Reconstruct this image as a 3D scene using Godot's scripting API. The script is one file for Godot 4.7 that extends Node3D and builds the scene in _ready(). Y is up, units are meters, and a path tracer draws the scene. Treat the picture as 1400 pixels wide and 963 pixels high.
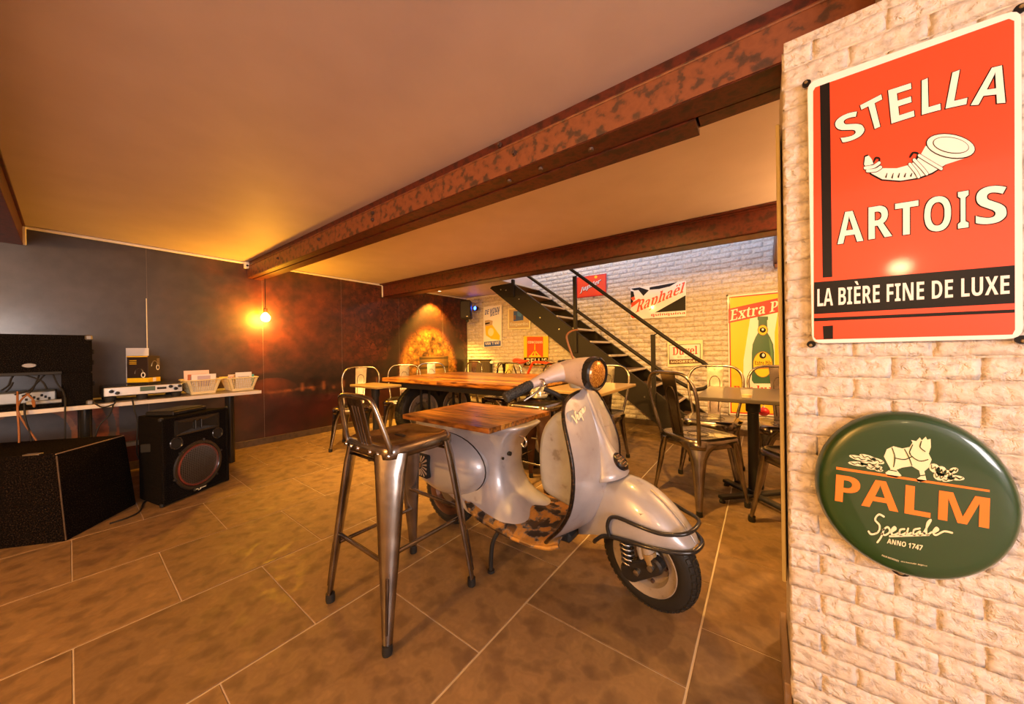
extends Node3D
# A cellar bar: painted brick, rusty steel beams, an old scooter turned into a table. Units are metres, y up.
const EYE := Vector3(0, 1.05, 0)
const FOC := 455.958
const WALLX := -4.75
const BACKZ := -4.82
const CEIL := 2.13
const NEARZ := -1.2
var eye_basis := Basis(Vector3.UP, 0.645153) * Basis(Vector3.RIGHT, -0.00157) * Basis(Vector3.BACK, -0.016412)
var rng := RandomNumberGenerator.new()
var taken := {}
var M := {}

# ---------- measuring: where the ray of a photo pixel meets a plane of the room ----------
func ray(px: float, py: float) -> Vector3:
	return eye_basis * Vector3((px - 700.0) / FOC, -(py - 481.5) / FOC, -1.0)
func on_x(px: float, py: float, x: float) -> Vector3:
	var d := ray(px, py)
	return EYE + d * (x / d.x)
func on_y(px: float, py: float, y: float) -> Vector3:
	var d := ray(px, py)
	return EYE + d * ((y - EYE.y) / d.y)
func on_z(px: float, py: float, z: float) -> Vector3:
	var d := ray(px, py)
	return EYE + d * (z / d.z)

# ---------- things, parts ----------
func numbered(called: String) -> String:
	if not taken.has(called):
		taken[called] = 0
		return called
	taken[called] += 1
	return "%s_%03d" % [called, taken[called]]
func tag(o: Node, label := "", category := "", group := "", kind := "") -> Node:
	if label: o.set_meta("label", label)
	if category: o.set_meta("category", category)
	if group: o.set_meta("group", group)
	if kind: o.set_meta("kind", kind)
	return o
func thing(called: String, label: String, category: String, at := Vector3.ZERO, turn := 0.0, group := "") -> Node3D:
	var o := Node3D.new()
	o.name = numbered(called)
	add_child(o)
	o.position = at
	o.rotation.y = turn
	tag(o, label, category, group)
	return o
func obj(called: String, st: SurfaceTool, m: Material, parent: Node = self, xf := Transform3D()) -> MeshInstance3D:
	st.generate_normals()
	return put(called, st.commit(), m, parent, xf)
func put(called: String, mesh: Mesh, m: Material, parent: Node = self, xf := Transform3D()) -> MeshInstance3D:
	var o := MeshInstance3D.new()
	o.mesh = mesh
	o.material_override = m
	o.name = numbered(called) if parent == self else called
	parent.add_child(o, true)
	o.transform = xf
	return o
func struct(called: String, st: SurfaceTool, m: Material, label := "") -> MeshInstance3D:
	var o := obj(called, st, m)
	tag(o, label, "", "", "structure")
	return o
func dup(o: Node3D, called: String, at: Vector3, turn: float, label: String, group := "") -> Node3D:
	var c: Node3D = o.duplicate()
	c.name = numbered(called)
	add_child(c)
	c.position = at
	c.rotation.y = turn
	c.set_meta("label", label)
	if group: c.set_meta("group", group)
	return c

# ---------- shapes ----------
func S(group := 0) -> SurfaceTool:
	var st := SurfaceTool.new()
	st.begin(Mesh.PRIMITIVE_TRIANGLES)
	st.set_smooth_group(group)
	return st
func tri(st: SurfaceTool, a: Vector3, b: Vector3, c: Vector3) -> void:   # counter-clockwise from outside
	st.add_vertex(a)
	st.add_vertex(c)
	st.add_vertex(b)
func quad(st: SurfaceTool, a: Vector3, b: Vector3, c: Vector3, d: Vector3) -> void:
	tri(st, a, b, c)
	tri(st, a, c, d)
func box(st: SurfaceTool, c: Vector3, s: Vector3, bev := 0.0, b := Basis()) -> void:
	st.set_smooth_group(-1)
	var h := s * 0.5
	bev = minf(bev, minf(h.x, minf(h.y, h.z)) * 0.95)
	var g := h - Vector3(bev, bev, bev)
	for ax in 3:
		var u := (ax + 1) % 3
		var v := (ax + 2) % 3
		for sg in [-1.0, 1.0]:
			var q: Array[Vector3] = []
			for k in [[-1.0, -1.0], [1.0, -1.0], [1.0, 1.0], [-1.0, 1.0]]:
				var p := Vector3()
				p[ax] = sg * h[ax]
				p[u] = k[0] * g[u]
				p[v] = k[1] * g[v]
				q.append(c + b * p)
			if sg > 0: quad(st, q[0], q[1], q[2], q[3])
			else: quad(st, q[0], q[3], q[2], q[1])
			if bev > 0.0:
				for s2 in [-1.0, 1.0]:   # the edge between the faces ax and u
					var e: Array[Vector3] = []
					for k in [-1.0, 1.0]:
						var p1 := Vector3()
						p1[ax] = sg * h[ax]; p1[u] = s2 * g[u]; p1[v] = k * g[v]
						var p2 := Vector3()
						p2[ax] = sg * g[ax]; p2[u] = s2 * h[u]; p2[v] = k * g[v]
						e.append(c + b * p1)
						e.append(c + b * p2)
					if sg * s2 > 0: quad(st, e[0], e[1], e[3], e[2])
					else: quad(st, e[0], e[2], e[3], e[1])
	if bev > 0.0:
		for sx in [-1.0, 1.0]:
			for sy in [-1.0, 1.0]:
				for sz in [-1.0, 1.0]:
					var p := c + b * Vector3(sx * h.x, sy * g.y, sz * g.z)
					var q := c + b * Vector3(sx * g.x, sy * h.y, sz * g.z)
					var r := c + b * Vector3(sx * g.x, sy * g.y, sz * h.z)
					if sx * sy * sz > 0: tri(st, p, q, r)
					else: tri(st, p, r, q)
func bx(c: Vector3, s: Vector3, bev := 0.0, b := Basis()) -> SurfaceTool:
	var st := S()
	box(st, c, s, bev, b)
	return st
func span(st: SurfaceTool, a: Vector3, z: Vector3, bev := 0.0) -> void:
	box(st, (a + z) * 0.5, (z - a).abs(), bev)
func spn(a: Vector3, z: Vector3, bev := 0.0) -> SurfaceTool:
	var st := S()
	span(st, a, z, bev)
	return st
func curve(pts: Array, n := 6, closed := false) -> Array[Vector3]:   # Catmull-Rom
	var out: Array[Vector3] = []
	var m := pts.size()
	for i in (m if closed else m - 1):
		var p0: Vector3 = pts[(i - 1 + m) % m] if closed else pts[maxi(i - 1, 0)]
		var p1: Vector3 = pts[i]
		var p2: Vector3 = pts[(i + 1) % m]
		var p3: Vector3 = pts[(i + 2) % m] if closed else pts[mini(i + 2, m - 1)]
		for k in n:
			out.append(p1.cubic_interpolate(p2, p0, p3, float(k) / n))
	if not closed: out.append(pts[m - 1])
	return out
func tube(st: SurfaceTool, pts: Array, r0: float, r1 := -1.0, seg := 8, closed := false, flat := 1.0) -> void:
	if r1 < 0: r1 = r0
	var n := pts.size()
	var up := Vector3.UP
	var rows: Array = []
	var t0: Vector3 = (pts[1] - pts[0]).normalized()
	if absf(t0.dot(up)) > 0.9: up = Vector3.RIGHT
	var side := t0.cross(up).normalized()
	for i in n:
		var a: Vector3 = pts[(i - 1 + n) % n] if closed else pts[maxi(i - 1, 0)]
		var z: Vector3 = pts[(i + 1) % n] if closed else pts[mini(i + 1, n - 1)]
		var t := (z - a).normalized()
		side = (side - t * side.dot(t)).normalized()
		var nn := t.cross(side)
		var r := lerpf(r0, r1, float(i) / maxf(n - 1, 1))
		var ring: Array[Vector3] = []
		for k in seg:
			var an := TAU * k / seg
			ring.append(pts[i] + side * cos(an) * r + nn * sin(an) * r * flat)
		rows.append(ring)
	grid(st, rows, true, closed)
	if not closed:
		cap(st, rows[0], true)
		cap(st, rows[n - 1], false)
func cap(st: SurfaceTool, ring: Array, back := false) -> void:
	st.set_smooth_group(-1)
	var c := Vector3()
	for p in ring: c += p
	c /= ring.size()
	for k in ring.size():
		var a: Vector3 = ring[k]
		var b: Vector3 = ring[(k + 1) % ring.size()]
		if back: tri(st, c, b, a)
		else: tri(st, c, a, b)
	st.set_smooth_group(0)
func grid(st: SurfaceTool, rows: Array, close_ring := false, close_rows := false, flip := false) -> void:   # outside lies where rows x ring points
	st.set_smooth_group(0)
	var n: int = rows.size()
	var m: int = rows[0].size()
	for i in (n if close_rows else n - 1):
		var ra: Array = rows[i]
		var rb: Array = rows[(i + 1) % n]
		for j in (m if close_ring else m - 1):
			var k := (j + 1) % m
			if flip: quad(st, ra[j], rb[j], rb[k], ra[k])
			else: quad(st, ra[j], ra[k], rb[k], rb[j])
func tb(pts: Array, r0: float, r1 := -1.0, seg := 8, closed := false) -> SurfaceTool:
	var st := S()
	tube(st, pts, r0, r1, seg, closed)
	return st
func lathe(st: SurfaceTool, prof: Array, seg := 24, xf := Transform3D()) -> void:   # prof: Vector2(radius, height) from bottom to top, outside
	var rows: Array = []
	for p in prof:
		var ring: Array[Vector3] = []
		for k in seg:
			var an := -TAU * k / seg
			ring.append(xf * Vector3(cos(an) * p.x, p.y, sin(an) * p.x))
		rows.append(ring)
	# sharp profile corners keep their crease: each band has a smooth group of its own where it turns by more than 35 degrees
	var g := 1
	for i in rows.size() - 1:
		if i > 0:
			var u: Vector2 = (prof[i] - prof[i - 1]).normalized()
			var v: Vector2 = (prof[i + 1] - prof[i]).normalized()
			if u.dot(v) < 0.82: g += 1
		st.set_smooth_group(g)
		for j in seg:
			var k := (j + 1) % seg
			if prof[i].x < 1e-6: tri(st, rows[i][j], rows[i + 1][k], rows[i + 1][j])
			elif prof[i + 1].x < 1e-6: tri(st, rows[i][j], rows[i][k], rows[i + 1][j])
			else: quad(st, rows[i][j], rows[i][k], rows[i + 1][k], rows[i + 1][j])
	st.set_smooth_group(0)
func lt(prof: Array, seg := 24, xf := Transform3D()) -> SurfaceTool:
	var st := S()
	lathe(st, prof, seg, xf)
	return st
func prism(st: SurfaceTool, poly: PackedVector2Array, z0: float, z1: float, xf := Transform3D(), bev := 0.0) -> void:
	if Geometry2D.is_polygon_clockwise(poly): poly.reverse()
	var top := poly
	if bev > 0.0:
		var off := Geometry2D.offset_polygon(poly, -bev)
		if off.size() == 1 and off[0].size() == poly.size(): top = off[0]
		else: bev = 0.0
	if bev > 0.0:   # match the corners of the inset outline to those of the outline
		var c2 := PackedVector2Array()
		for p in poly:
			var best := top[0]
			for q in top:
				if q.distance_squared_to(p) < best.distance_squared_to(p): best = q
			c2.append(best)
		top = c2
	st.set_smooth_group(-1)
	var idx := Geometry2D.triangulate_polygon(top)
	for i in range(0, idx.size(), 3):
		var a := top[idx[i]]
		var b := top[idx[i + 1]]
		var c := top[idx[i + 2]]
		if (b - a).cross(c - a) < 0:
			var t := b
			b = c
			c = t
		tri(st, xf * Vector3(a.x, a.y, z1), xf * Vector3(b.x, b.y, z1), xf * Vector3(c.x, c.y, z1))
		tri(st, xf * Vector3(a.x, a.y, z0), xf * Vector3(c.x, c.y, z0), xf * Vector3(b.x, b.y, z0))
	for i in poly.size():
		var j := (i + 1) % poly.size()
		var a := poly[i]
		var b := poly[j]
		if bev > 0.0:
			quad(st, xf * Vector3(a.x, a.y, z0), xf * Vector3(b.x, b.y, z0), xf * Vector3(b.x, b.y, z1 - bev), xf * Vector3(a.x, a.y, z1 - bev))
			quad(st, xf * Vector3(a.x, a.y, z1 - bev), xf * Vector3(b.x, b.y, z1 - bev), xf * Vector3(top[j].x, top[j].y, z1), xf * Vector3(top[i].x, top[i].y, z1))
		else:
			quad(st, xf * Vector3(a.x, a.y, z0), xf * Vector3(b.x, b.y, z0), xf * Vector3(b.x, b.y, z1), xf * Vector3(a.x, a.y, z1))
	st.set_smooth_group(0)
func pr(poly: PackedVector2Array, z0: float, z1: float, xf := Transform3D(), bev := 0.0) -> SurfaceTool:
	var st := S()
	prism(st, poly, z0, z1, xf, bev)
	return st
func rrect(x0: float, y0: float, x1: float, y1: float, r: float, n := 5) -> PackedVector2Array:
	var p := PackedVector2Array()
	for c in [[x1 - r, y0 + r, -PI / 2], [x1 - r, y1 - r, 0.0], [x0 + r, y1 - r, PI / 2], [x0 + r, y0 + r, PI]]:
		for k in n + 1:
			var a: float = c[2] + PI / 2 * k / n
			p.append(Vector2(c[0] + cos(a) * r, c[1] + sin(a) * r))
	return p
func oval(cx: float, cy: float, rx: float, ry: float, n := 28, tilt := 0.0) -> PackedVector2Array:
	var p := PackedVector2Array()
	for k in n:
		var a := TAU * k / n
		p.append(Vector2(cx, cy) + Vector2(cos(a) * rx, sin(a) * ry).rotated(tilt))
	return p
func ribbon(pts: Array, w: float) -> PackedVector2Array:   # a pen stroke: Vector2 points, rounded by a spline, given a width
	var v3: Array = []
	for p in pts: v3.append(Vector3(p.x, p.y, 0))
	var line := PackedVector2Array()
	for p in curve(v3, 5): line.append(Vector2(p.x, p.y))
	var off := Geometry2D.offset_polyline(line, w * 0.5, Geometry2D.JOIN_ROUND, Geometry2D.END_ROUND)
	return off[0] if off.size() else line
func loft(st: SurfaceTool, rings: Array, caps := true, flip := false) -> void:
	grid(st, rings, true, false, flip)
	if caps:
		cap(st, rings[0], not flip)
		cap(st, rings[rings.size() - 1], flip)

# lettering: solid glyphs whose outline box is laid into the four-cornered field a (bottom left), b (bottom right), c (top right), d (top left)
func letters(called: String, text: String, font: Font, m: Material, parent: Node, a: Vector3, b: Vector3, c: Vector3, d: Vector3, lift := 0.0006, thick := 0.0006) -> void:
	var t := TextMesh.new()
	t.text = text
	t.font = font
	t.font_size = 64
	t.pixel_size = 0.01
	t.depth = 0.1
	t.curve_step = 1.0
	var ar := t.get_mesh_arrays() if t is PrimitiveMesh else []
	if ar.is_empty(): return
	var v: PackedVector3Array = ar[Mesh.ARRAY_VERTEX]
	if v.is_empty(): return
	var lo := v[0]
	var hi := v[0]
	for p in v:
		lo = lo.min(p)
		hi = hi.max(p)
	var nrm := (b - a).cross(d - a).normalized()
	var o := PackedVector3Array()
	for p in v:
		var u := (p.x - lo.x) / maxf(hi.x - lo.x, 1e-6)
		var w := (p.y - lo.y) / maxf(hi.y - lo.y, 1e-6)
		o.append(a.lerp(b, u).lerp(d.lerp(c, u), w) + nrm * (lift + (thick if p.z > (lo.z + hi.z) * 0.5 else 0.0)))
	var idx: PackedInt32Array = ar[Mesh.ARRAY_INDEX] if ar[Mesh.ARRAY_INDEX] != null else PackedInt32Array(range(o.size()))
	var st := S(-1)
	for i in idx: st.add_vertex(o[i])
	wobj(called, st, m, parent)
func outlined(text: String, font: Font, fill: Material, rim: Material, parent: Node, q: Array, e: float, lift := 0.0006) -> void:
	var u: Vector3 = ((q[1] - q[0]) as Vector3).normalized() * e
	var w: Vector3 = ((q[3] - q[0]) as Vector3).normalized() * e
	for k in [[-1, -1], [1, -1], [1, 1], [-1, 1]]:
		var dlt: Vector3 = u * k[0] + w * k[1]
		letters("letter_outline", text, font, rim, parent, q[0] + dlt, q[1] + dlt, q[2] + dlt, q[3] + dlt, lift, 0.0003)
	letters("lettering", text, font, fill, parent, q[0], q[1], q[2], q[3], lift + 0.0005, 0.0004)

# ---------- materials ----------
func ntex(sd: int, freq: float, cols: Array, offs: Array, size := 512, octaves := 4, warp := 0.0, kind := FastNoiseLite.TYPE_SIMPLEX_SMOOTH) -> NoiseTexture2D:
	var n := FastNoiseLite.new()
	n.seed = sd
	n.noise_type = kind
	n.frequency = freq
	n.fractal_octaves = octaves
	if kind == FastNoiseLite.TYPE_CELLULAR: n.cellular_return_type = FastNoiseLite.RETURN_DISTANCE
	if warp > 0.0:
		n.domain_warp_enabled = true
		n.domain_warp_amplitude = warp
		n.domain_warp_frequency = freq * 1.5
	var g := Gradient.new()
	g.offsets = PackedFloat32Array(offs)
	g.colors = PackedColorArray(cols)
	var t := NoiseTexture2D.new()
	t.width = size
	t.height = size
	t.seamless = true
	t.noise = n
	t.color_ramp = g
	return t
func gray(a: float) -> Color: return Color(a, a, a)
func mat(c: Color, rough: float, metal := 0.0, tex: Texture2D = null, scale := 1.0, world := false) -> StandardMaterial3D:
	var m := StandardMaterial3D.new()
	m.albedo_color = c.linear_to_srgb()   # base colours are written as linear values
	m.roughness = rough
	m.metallic = metal
	if tex:
		m.albedo_texture = tex
		m.uv1_triplanar = true
		m.uv1_world_triplanar = world
		m.uv1_scale = Vector3(scale, scale, scale)
	return m
func bump(m: StandardMaterial3D, t: Texture2D, cm: float) -> StandardMaterial3D:
	m.heightmap_enabled = true
	m.heightmap_texture = t
	m.heightmap_scale = cm
	return m
func coat(m: StandardMaterial3D, k: float, r: float) -> StandardMaterial3D:
	m.clearcoat_enabled = true
	m.clearcoat = k
	m.clearcoat_roughness = r
	return m
func glow(c: Color, e: float) -> StandardMaterial3D:
	var m := mat(c, 0.4)
	m.emission_enabled = true
	m.emission = c
	m.emission_energy_multiplier = e
	return m

func inverse_of(p: Node) -> Transform3D:
	var t := Transform3D()
	while p is Node3D and p != self:
		t = p.transform * t
		p = p.get_parent()
	return t.affine_inverse()
func wobj(called: String, st: SurfaceTool, m: Material, parent: Node) -> MeshInstance3D:   # a shape given in room coordinates, as a part of a thing
	return obj(called, st, m, parent, inverse_of(parent))

func make_materials() -> void:
	M.floor_grain = ntex(11, 0.013, [Color(0.455, 0.375, 0.29), Color(0.515, 0.43, 0.33), Color(0.565, 0.475, 0.365), Color(0.54, 0.45, 0.345), Color(0.61, 0.515, 0.395)], [0.15, 0.38, 0.52, 0.66, 0.9], 1024, 9, 8.0)
	M.floor_rough = ntex(12, 0.02, [gray(0.42), gray(0.62), gray(0.5)], [0.2, 0.5, 0.8], 512, 5, 20.0)
	for k in 5:
		var m := mat([Color(0.72, 0.63, 0.49), Color(0.78, 0.68, 0.51), Color(0.68, 0.59, 0.46), Color(0.75, 0.66, 0.52), Color(0.83, 0.73, 0.56)][k], 1.0, 0.0, M.floor_grain, 0.62, true)
		m.roughness_texture = M.floor_rough
		m.roughness_texture_channel = BaseMaterial3D.TEXTURE_CHANNEL_RED
		m.uv1_offset = Vector3(0.17 * k, 0.3 * k, 0.41 * k)
		M["tile%d" % k] = m
	M.grout = mat(Color(0.48, 0.40, 0.31), 0.9)
	var plaster := ntex(21, 0.005, [Color(0.74, 0.69, 0.66), Color(0.75, 0.70, 0.67), Color(0.76, 0.71, 0.68)], [0.2, 0.5, 0.8], 1024, 7, 20.0)
	M.ceiling = mat(Color(1.14, 1.07, 1.14), 0.62, 0.0, plaster, 0.5, true)
	M.plain_wall = mat(Color(0.72, 0.64, 0.55), 0.8, 0.0, plaster, 0.5, true)
	var paint := ntex(31, 0.012, [Color(0.73, 0.685, 0.65), Color(0.84, 0.80, 0.77), Color(0.875, 0.84, 0.81)], [0.15, 0.45, 0.8], 1024, 6, 30.0)
	var lumps := ntex(32, 0.022, [gray(0.0), gray(0.55), gray(0.75), gray(1.0)], [0.15, 0.45, 0.6, 0.9], 512, 6, 25.0)
	var pale := mat(Color(1, 1, 1), 0.5, 0.0, paint, 2.4)
	pale.uv1_world_triplanar = true
	M.brick = bump(pale, lumps, 0.55)
	M.brick2 = bump(mat(Color(0.95, 0.93, 0.90), 0.55, 0.0, paint, 2.4, true), lumps, 0.4)
	M.brick_far = mat(Color(0.98, 0.93, 0.86), 0.6, 0.0, paint, 2.4, true)
	M.mortar = bump(mat(Color(0.93, 0.89, 0.83), 0.65, 0.0, paint, 3.0, true), lumps, 0.4)
	var rust := ntex(41, 0.009, [Color(0.25, 0.16, 0.12), Color(0.34, 0.20, 0.14), Color(0.46, 0.25, 0.15), Color(0.51, 0.285, 0.17), Color(0.48, 0.26, 0.155)], [0.12, 0.30, 0.40, 0.62, 0.9], 1024, 9, 0.0)
	M.rust = bump(mat(Color(1, 1, 1), 0.48, 0.0, rust, 1.6, true), rust, 0.25)
	M.rust.metallic_specular = 0.6
	var rust2 := ntex(42, 0.014, [Color(0.20, 0.085, 0.06), Color(0.31, 0.115, 0.075), Color(0.36, 0.135, 0.085), Color(0.27, 0.10, 0.07)], [0.2, 0.42, 0.6, 0.85], 512, 8, 10.0)
	M.rust_dark = mat(Color(1, 1, 1), 0.42, 0.0, rust2, 1.8, true)
	M.bolt = mat(Color(0.09, 0.05, 0.04), 0.5, 0.3)
	M.trim = mat(Color(0.86, 0.82, 0.76), 0.5)
	M.skirt = mat(Color(0.30, 0.25, 0.20), 0.5, 0.0, M.floor_grain, 1.2, true)
	M.skirt_dark = mat(Color(0.26, 0.17, 0.11), 0.5)
	# metals
	var gun := ntex(51, 0.006, [Color(0.47, 0.44, 0.42), Color(0.57, 0.54, 0.52), Color(0.67, 0.645, 0.62), Color(0.51, 0.48, 0.46)], [0.15, 0.45, 0.7, 0.95], 512, 3, 20.0)
	var gunr := ntex(52, 0.02, [gray(0.17), gray(0.27), gray(0.22)], [0.2, 0.5, 0.8], 512, 3, 20.0)
	M.steel = mat(Color(1, 1, 1), 1.0, 1.0, gun, 1.6)
	M.steel.roughness_texture = gunr
	M.steel_dark = mat(Color(0.55, 0.50, 0.46), 1.0, 1.0, gun, 2.2)
	M.steel_dark.roughness_texture = gunr
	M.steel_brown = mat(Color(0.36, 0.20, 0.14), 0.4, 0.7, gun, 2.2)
	M.chrome = mat(Color(0.78, 0.76, 0.74), 0.16, 1.0)
	M.alu = mat(Color(0.42, 0.40, 0.38), 0.36, 1.0)
	M.black_iron = mat(Color(0.022, 0.02, 0.019), 0.45, 0.0)
	M.stair_iron = mat(Color(0.018, 0.014, 0.012), 0.5)
	M.stair_iron.metallic_specular = 0.3
	M.black = mat(Color(0.022, 0.021, 0.021), 0.5)
	M.black_gloss = mat(Color(0.018, 0.017, 0.017), 0.18)
	M.rubber = mat(Color(0.022, 0.020, 0.018), 0.45)
	for k in ['black_iron', 'black', 'rubber']: M[k].metallic_specular = 0.3
	M.rubber_grip = mat(Color(0.10, 0.095, 0.09), 0.75, 0.0, lumps, 12.0)
	# scooter paint
	var worn := ntex(61, 0.006, [Color(0.52, 0.485, 0.47), Color(0.64, 0.62, 0.625), Color(0.67, 0.655, 0.665), Color(0.69, 0.675, 0.685), Color(0.64, 0.62, 0.62)], [0.08, 0.2, 0.5, 0.75, 0.95], 1024, 8, 10.0)
	M.paint = coat(mat(Color(0.98, 1.0, 1.06), 0.40, 0.25, worn, 1.1), 0.85, 0.08)
	M.paint.metallic_specular = 0.6
	M.paint_head = coat(mat(Color(1.35, 1.18, 1.12), 0.5, 0.1, worn, 2.5), 0.3, 0.25)
	M.paint_blue = coat(mat(Color(0.86, 0.95, 1.0), 0.4, 0.25, worn, 1.4), 0.6, 0.15)
	var peel := ntex(62, 0.007, [Color(0.10, 0.07, 0.055), Color(0.15, 0.095, 0.07), Color(0.38, 0.345, 0.325), Color(0.46, 0.42, 0.40), Color(0.66, 0.46, 0.19), Color(0.78, 0.57, 0.25)], [0.0, 0.47, 0.48, 0.55, 0.556, 1.0], 1024, 7, 10.0)
	M.peel = mat(Color(1, 1, 1), 0.5, 0.1, peel, 1.5)
	M.peel.uv1_offset = Vector3(0.13, 0.0, 0.42)
	var chip := ntex(63, 0.03, [Color(0.03, 0.025, 0.022), Color(0.05, 0.04, 0.035), Color(0.30, 0.20, 0.13)], [0.3, 0.6, 0.7], 512, 5, 20.0)
	M.rim_strip = mat(Color(1, 1, 1), 0.35, 0.3, chip, 4.0)
	M.cream = coat(mat(Color(0.72, 0.62, 0.48), 0.4, 0.0, worn, 3.0), 0.4, 0.2)
	M.amber = coat(mat(Color(0.85, 0.52, 0.14), 0.25, 0.35, ntex(64, 0.05, [Color(0.6, 0.4, 0.2), Color(1, 0.9, 0.7)], [0.3, 0.7], 256, 3), 9.0), 1.0, 0.05)
	# wood
	for k in 4:
		var t := ntex(71 + k, 0.010, [[Color(0.26, 0.135, 0.05), Color(0.47, 0.275, 0.10), Color(0.60, 0.38, 0.145)], [Color(0.36, 0.20, 0.07), Color(0.57, 0.36, 0.13), Color(0.67, 0.45, 0.18)], [Color(0.20, 0.105, 0.045), Color(0.38, 0.21, 0.08), Color(0.53, 0.32, 0.125)], [Color(0.44, 0.27, 0.09), Color(0.64, 0.43, 0.165), Color(0.73, 0.52, 0.23)]][k], [0.2, 0.5, 0.8], 512, 6, 25.0)
		var m := coat(mat(Color(1, 1, 1), 0.36, 0.0, t, 1.0), 0.25, 0.15)
		m.uv1_scale = Vector3(0.9, 6.0, 6.0)
		m.uv1_offset = Vector3(0.3 * k, 0.2, 0.37 * k)
		M["wood%d" % k] = m
	M.table_grey = coat(mat(Color(0.065, 0.052, 0.042), 0.35), 0.15, 0.2)
	M.table_gold = coat(mat(Color(0.26, 0.17, 0.07), 0.3), 0.2, 0.2)
	M.tread = mat(Color(0.46, 0.36, 0.25), 0.6, 0.0, M.floor_grain, 2.0)
	# audio
	var pile := ntex(81, 0.16, [gray(0.0), gray(1.0)], [0.3, 0.7], 512, 3)
	var pilec := ntex(82, 0.10, [Color(0.025, 0.022, 0.022), Color(0.085, 0.076, 0.074), Color(0.33, 0.29, 0.26)], [0.2, 0.55, 1.0], 512, 4)
	M.carpet = bump(mat(Color(1, 1, 1), 0.95, 0.0, pilec, 3.0), pile, 0.25)
	M.carpet_old = bump(mat(Color(0.80, 0.66, 0.56), 0.9, 0.0, pilec, 2.0), pile, 0.2)
	M.carpet.metallic_specular = 0.15
	M.carpet_old.metallic_specular = 0.15
	M.desk = mat(Color(0.46, 0.41, 0.37), 0.4, 0.0, ntex(83, 0.02, [gray(0.75), gray(1.0)], [0.3, 0.7], 256, 4, 20.0), 1.5)
	M.desk_edge = mat(Color(0.68, 0.62, 0.56), 0.5)
	M.silver = mat(Color(0.80, 0.81, 0.82), 0.4, 0.25)
	M.basket = mat(Color(0.80, 0.66, 0.36), 0.45)
	M.white_card = mat(Color(0.86, 0.83, 0.80), 0.6)
	M.pink_card = mat(Color(0.85, 0.66, 0.60), 0.6)
	M.orange_cable = mat(Color(0.30, 0.115, 0.035), 0.5)
	M.dull_metal = mat(Color(0.22, 0.20, 0.18), 0.5, 0.8)
	# print colours
	M.red = coat(mat(Color(0.86, 0.07, 0.015), 0.4), 0.35, 0.05)
	M.stella = coat(mat(Color(0.84, 0.06, 0.012), 0.4), 0.35, 0.06)
	M.crimson = coat(mat(Color(0.66, 0.02, 0.03), 0.4), 0.35, 0.08)
	M.white = coat(mat(Color(0.88, 0.86, 0.86), 0.4), 0.35, 0.06)
	M.ink = mat(Color(0.012, 0.009, 0.008), 0.35)
	M.ink.metallic_specular = 0.3
	M.yellow = coat(mat(Color(0.90, 0.58, 0.02), 0.4), 0.35, 0.06)
	M.green = coat(mat(Color(0.007, 0.047, 0.007), 0.35), 1.0, 0.04)
	M.orange = coat(mat(Color(0.92, 0.21, 0.02), 0.4), 0.35, 0.06)
	M.bone = coat(mat(Color(0.88, 0.80, 0.55), 0.4), 0.35, 0.06)
	M.blue = coat(mat(Color(0.02, 0.08, 0.42), 0.4), 0.35, 0.08)
	M.sky_blue = coat(mat(Color(0.05, 0.20, 0.62), 0.4), 0.35, 0.08)
	M.brown = coat(mat(Color(0.20, 0.09, 0.035), 0.4), 0.35, 0.1)
	M.tan = coat(mat(Color(0.50, 0.38, 0.25), 0.45), 0.4, 0.15)
	M.bottle = coat(mat(Color(0.035, 0.13, 0.075), 0.3), 1.0, 0.05)
	M.bottle_light = coat(mat(Color(0.10, 0.24, 0.13), 0.3), 1.0, 0.05)
	M.glass = mat(Color(0.9, 0.95, 0.95, 0.12), 0.05)
	M.glass.transparency = BaseMaterial3D.TRANSPARENCY_ALPHA
	M.sans = SystemFont.new()
	M.sans.font_names = PackedStringArray(["Droid Sans"])
	M.sans.font_weight = 700
	M.serif = SystemFont.new()
	M.serif.font_names = PackedStringArray(["Droid Serif"])
	M.serif.font_weight = 700
	M.thin = SystemFont.new()
	M.thin.font_names = PackedStringArray(["Droid Sans"])

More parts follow.
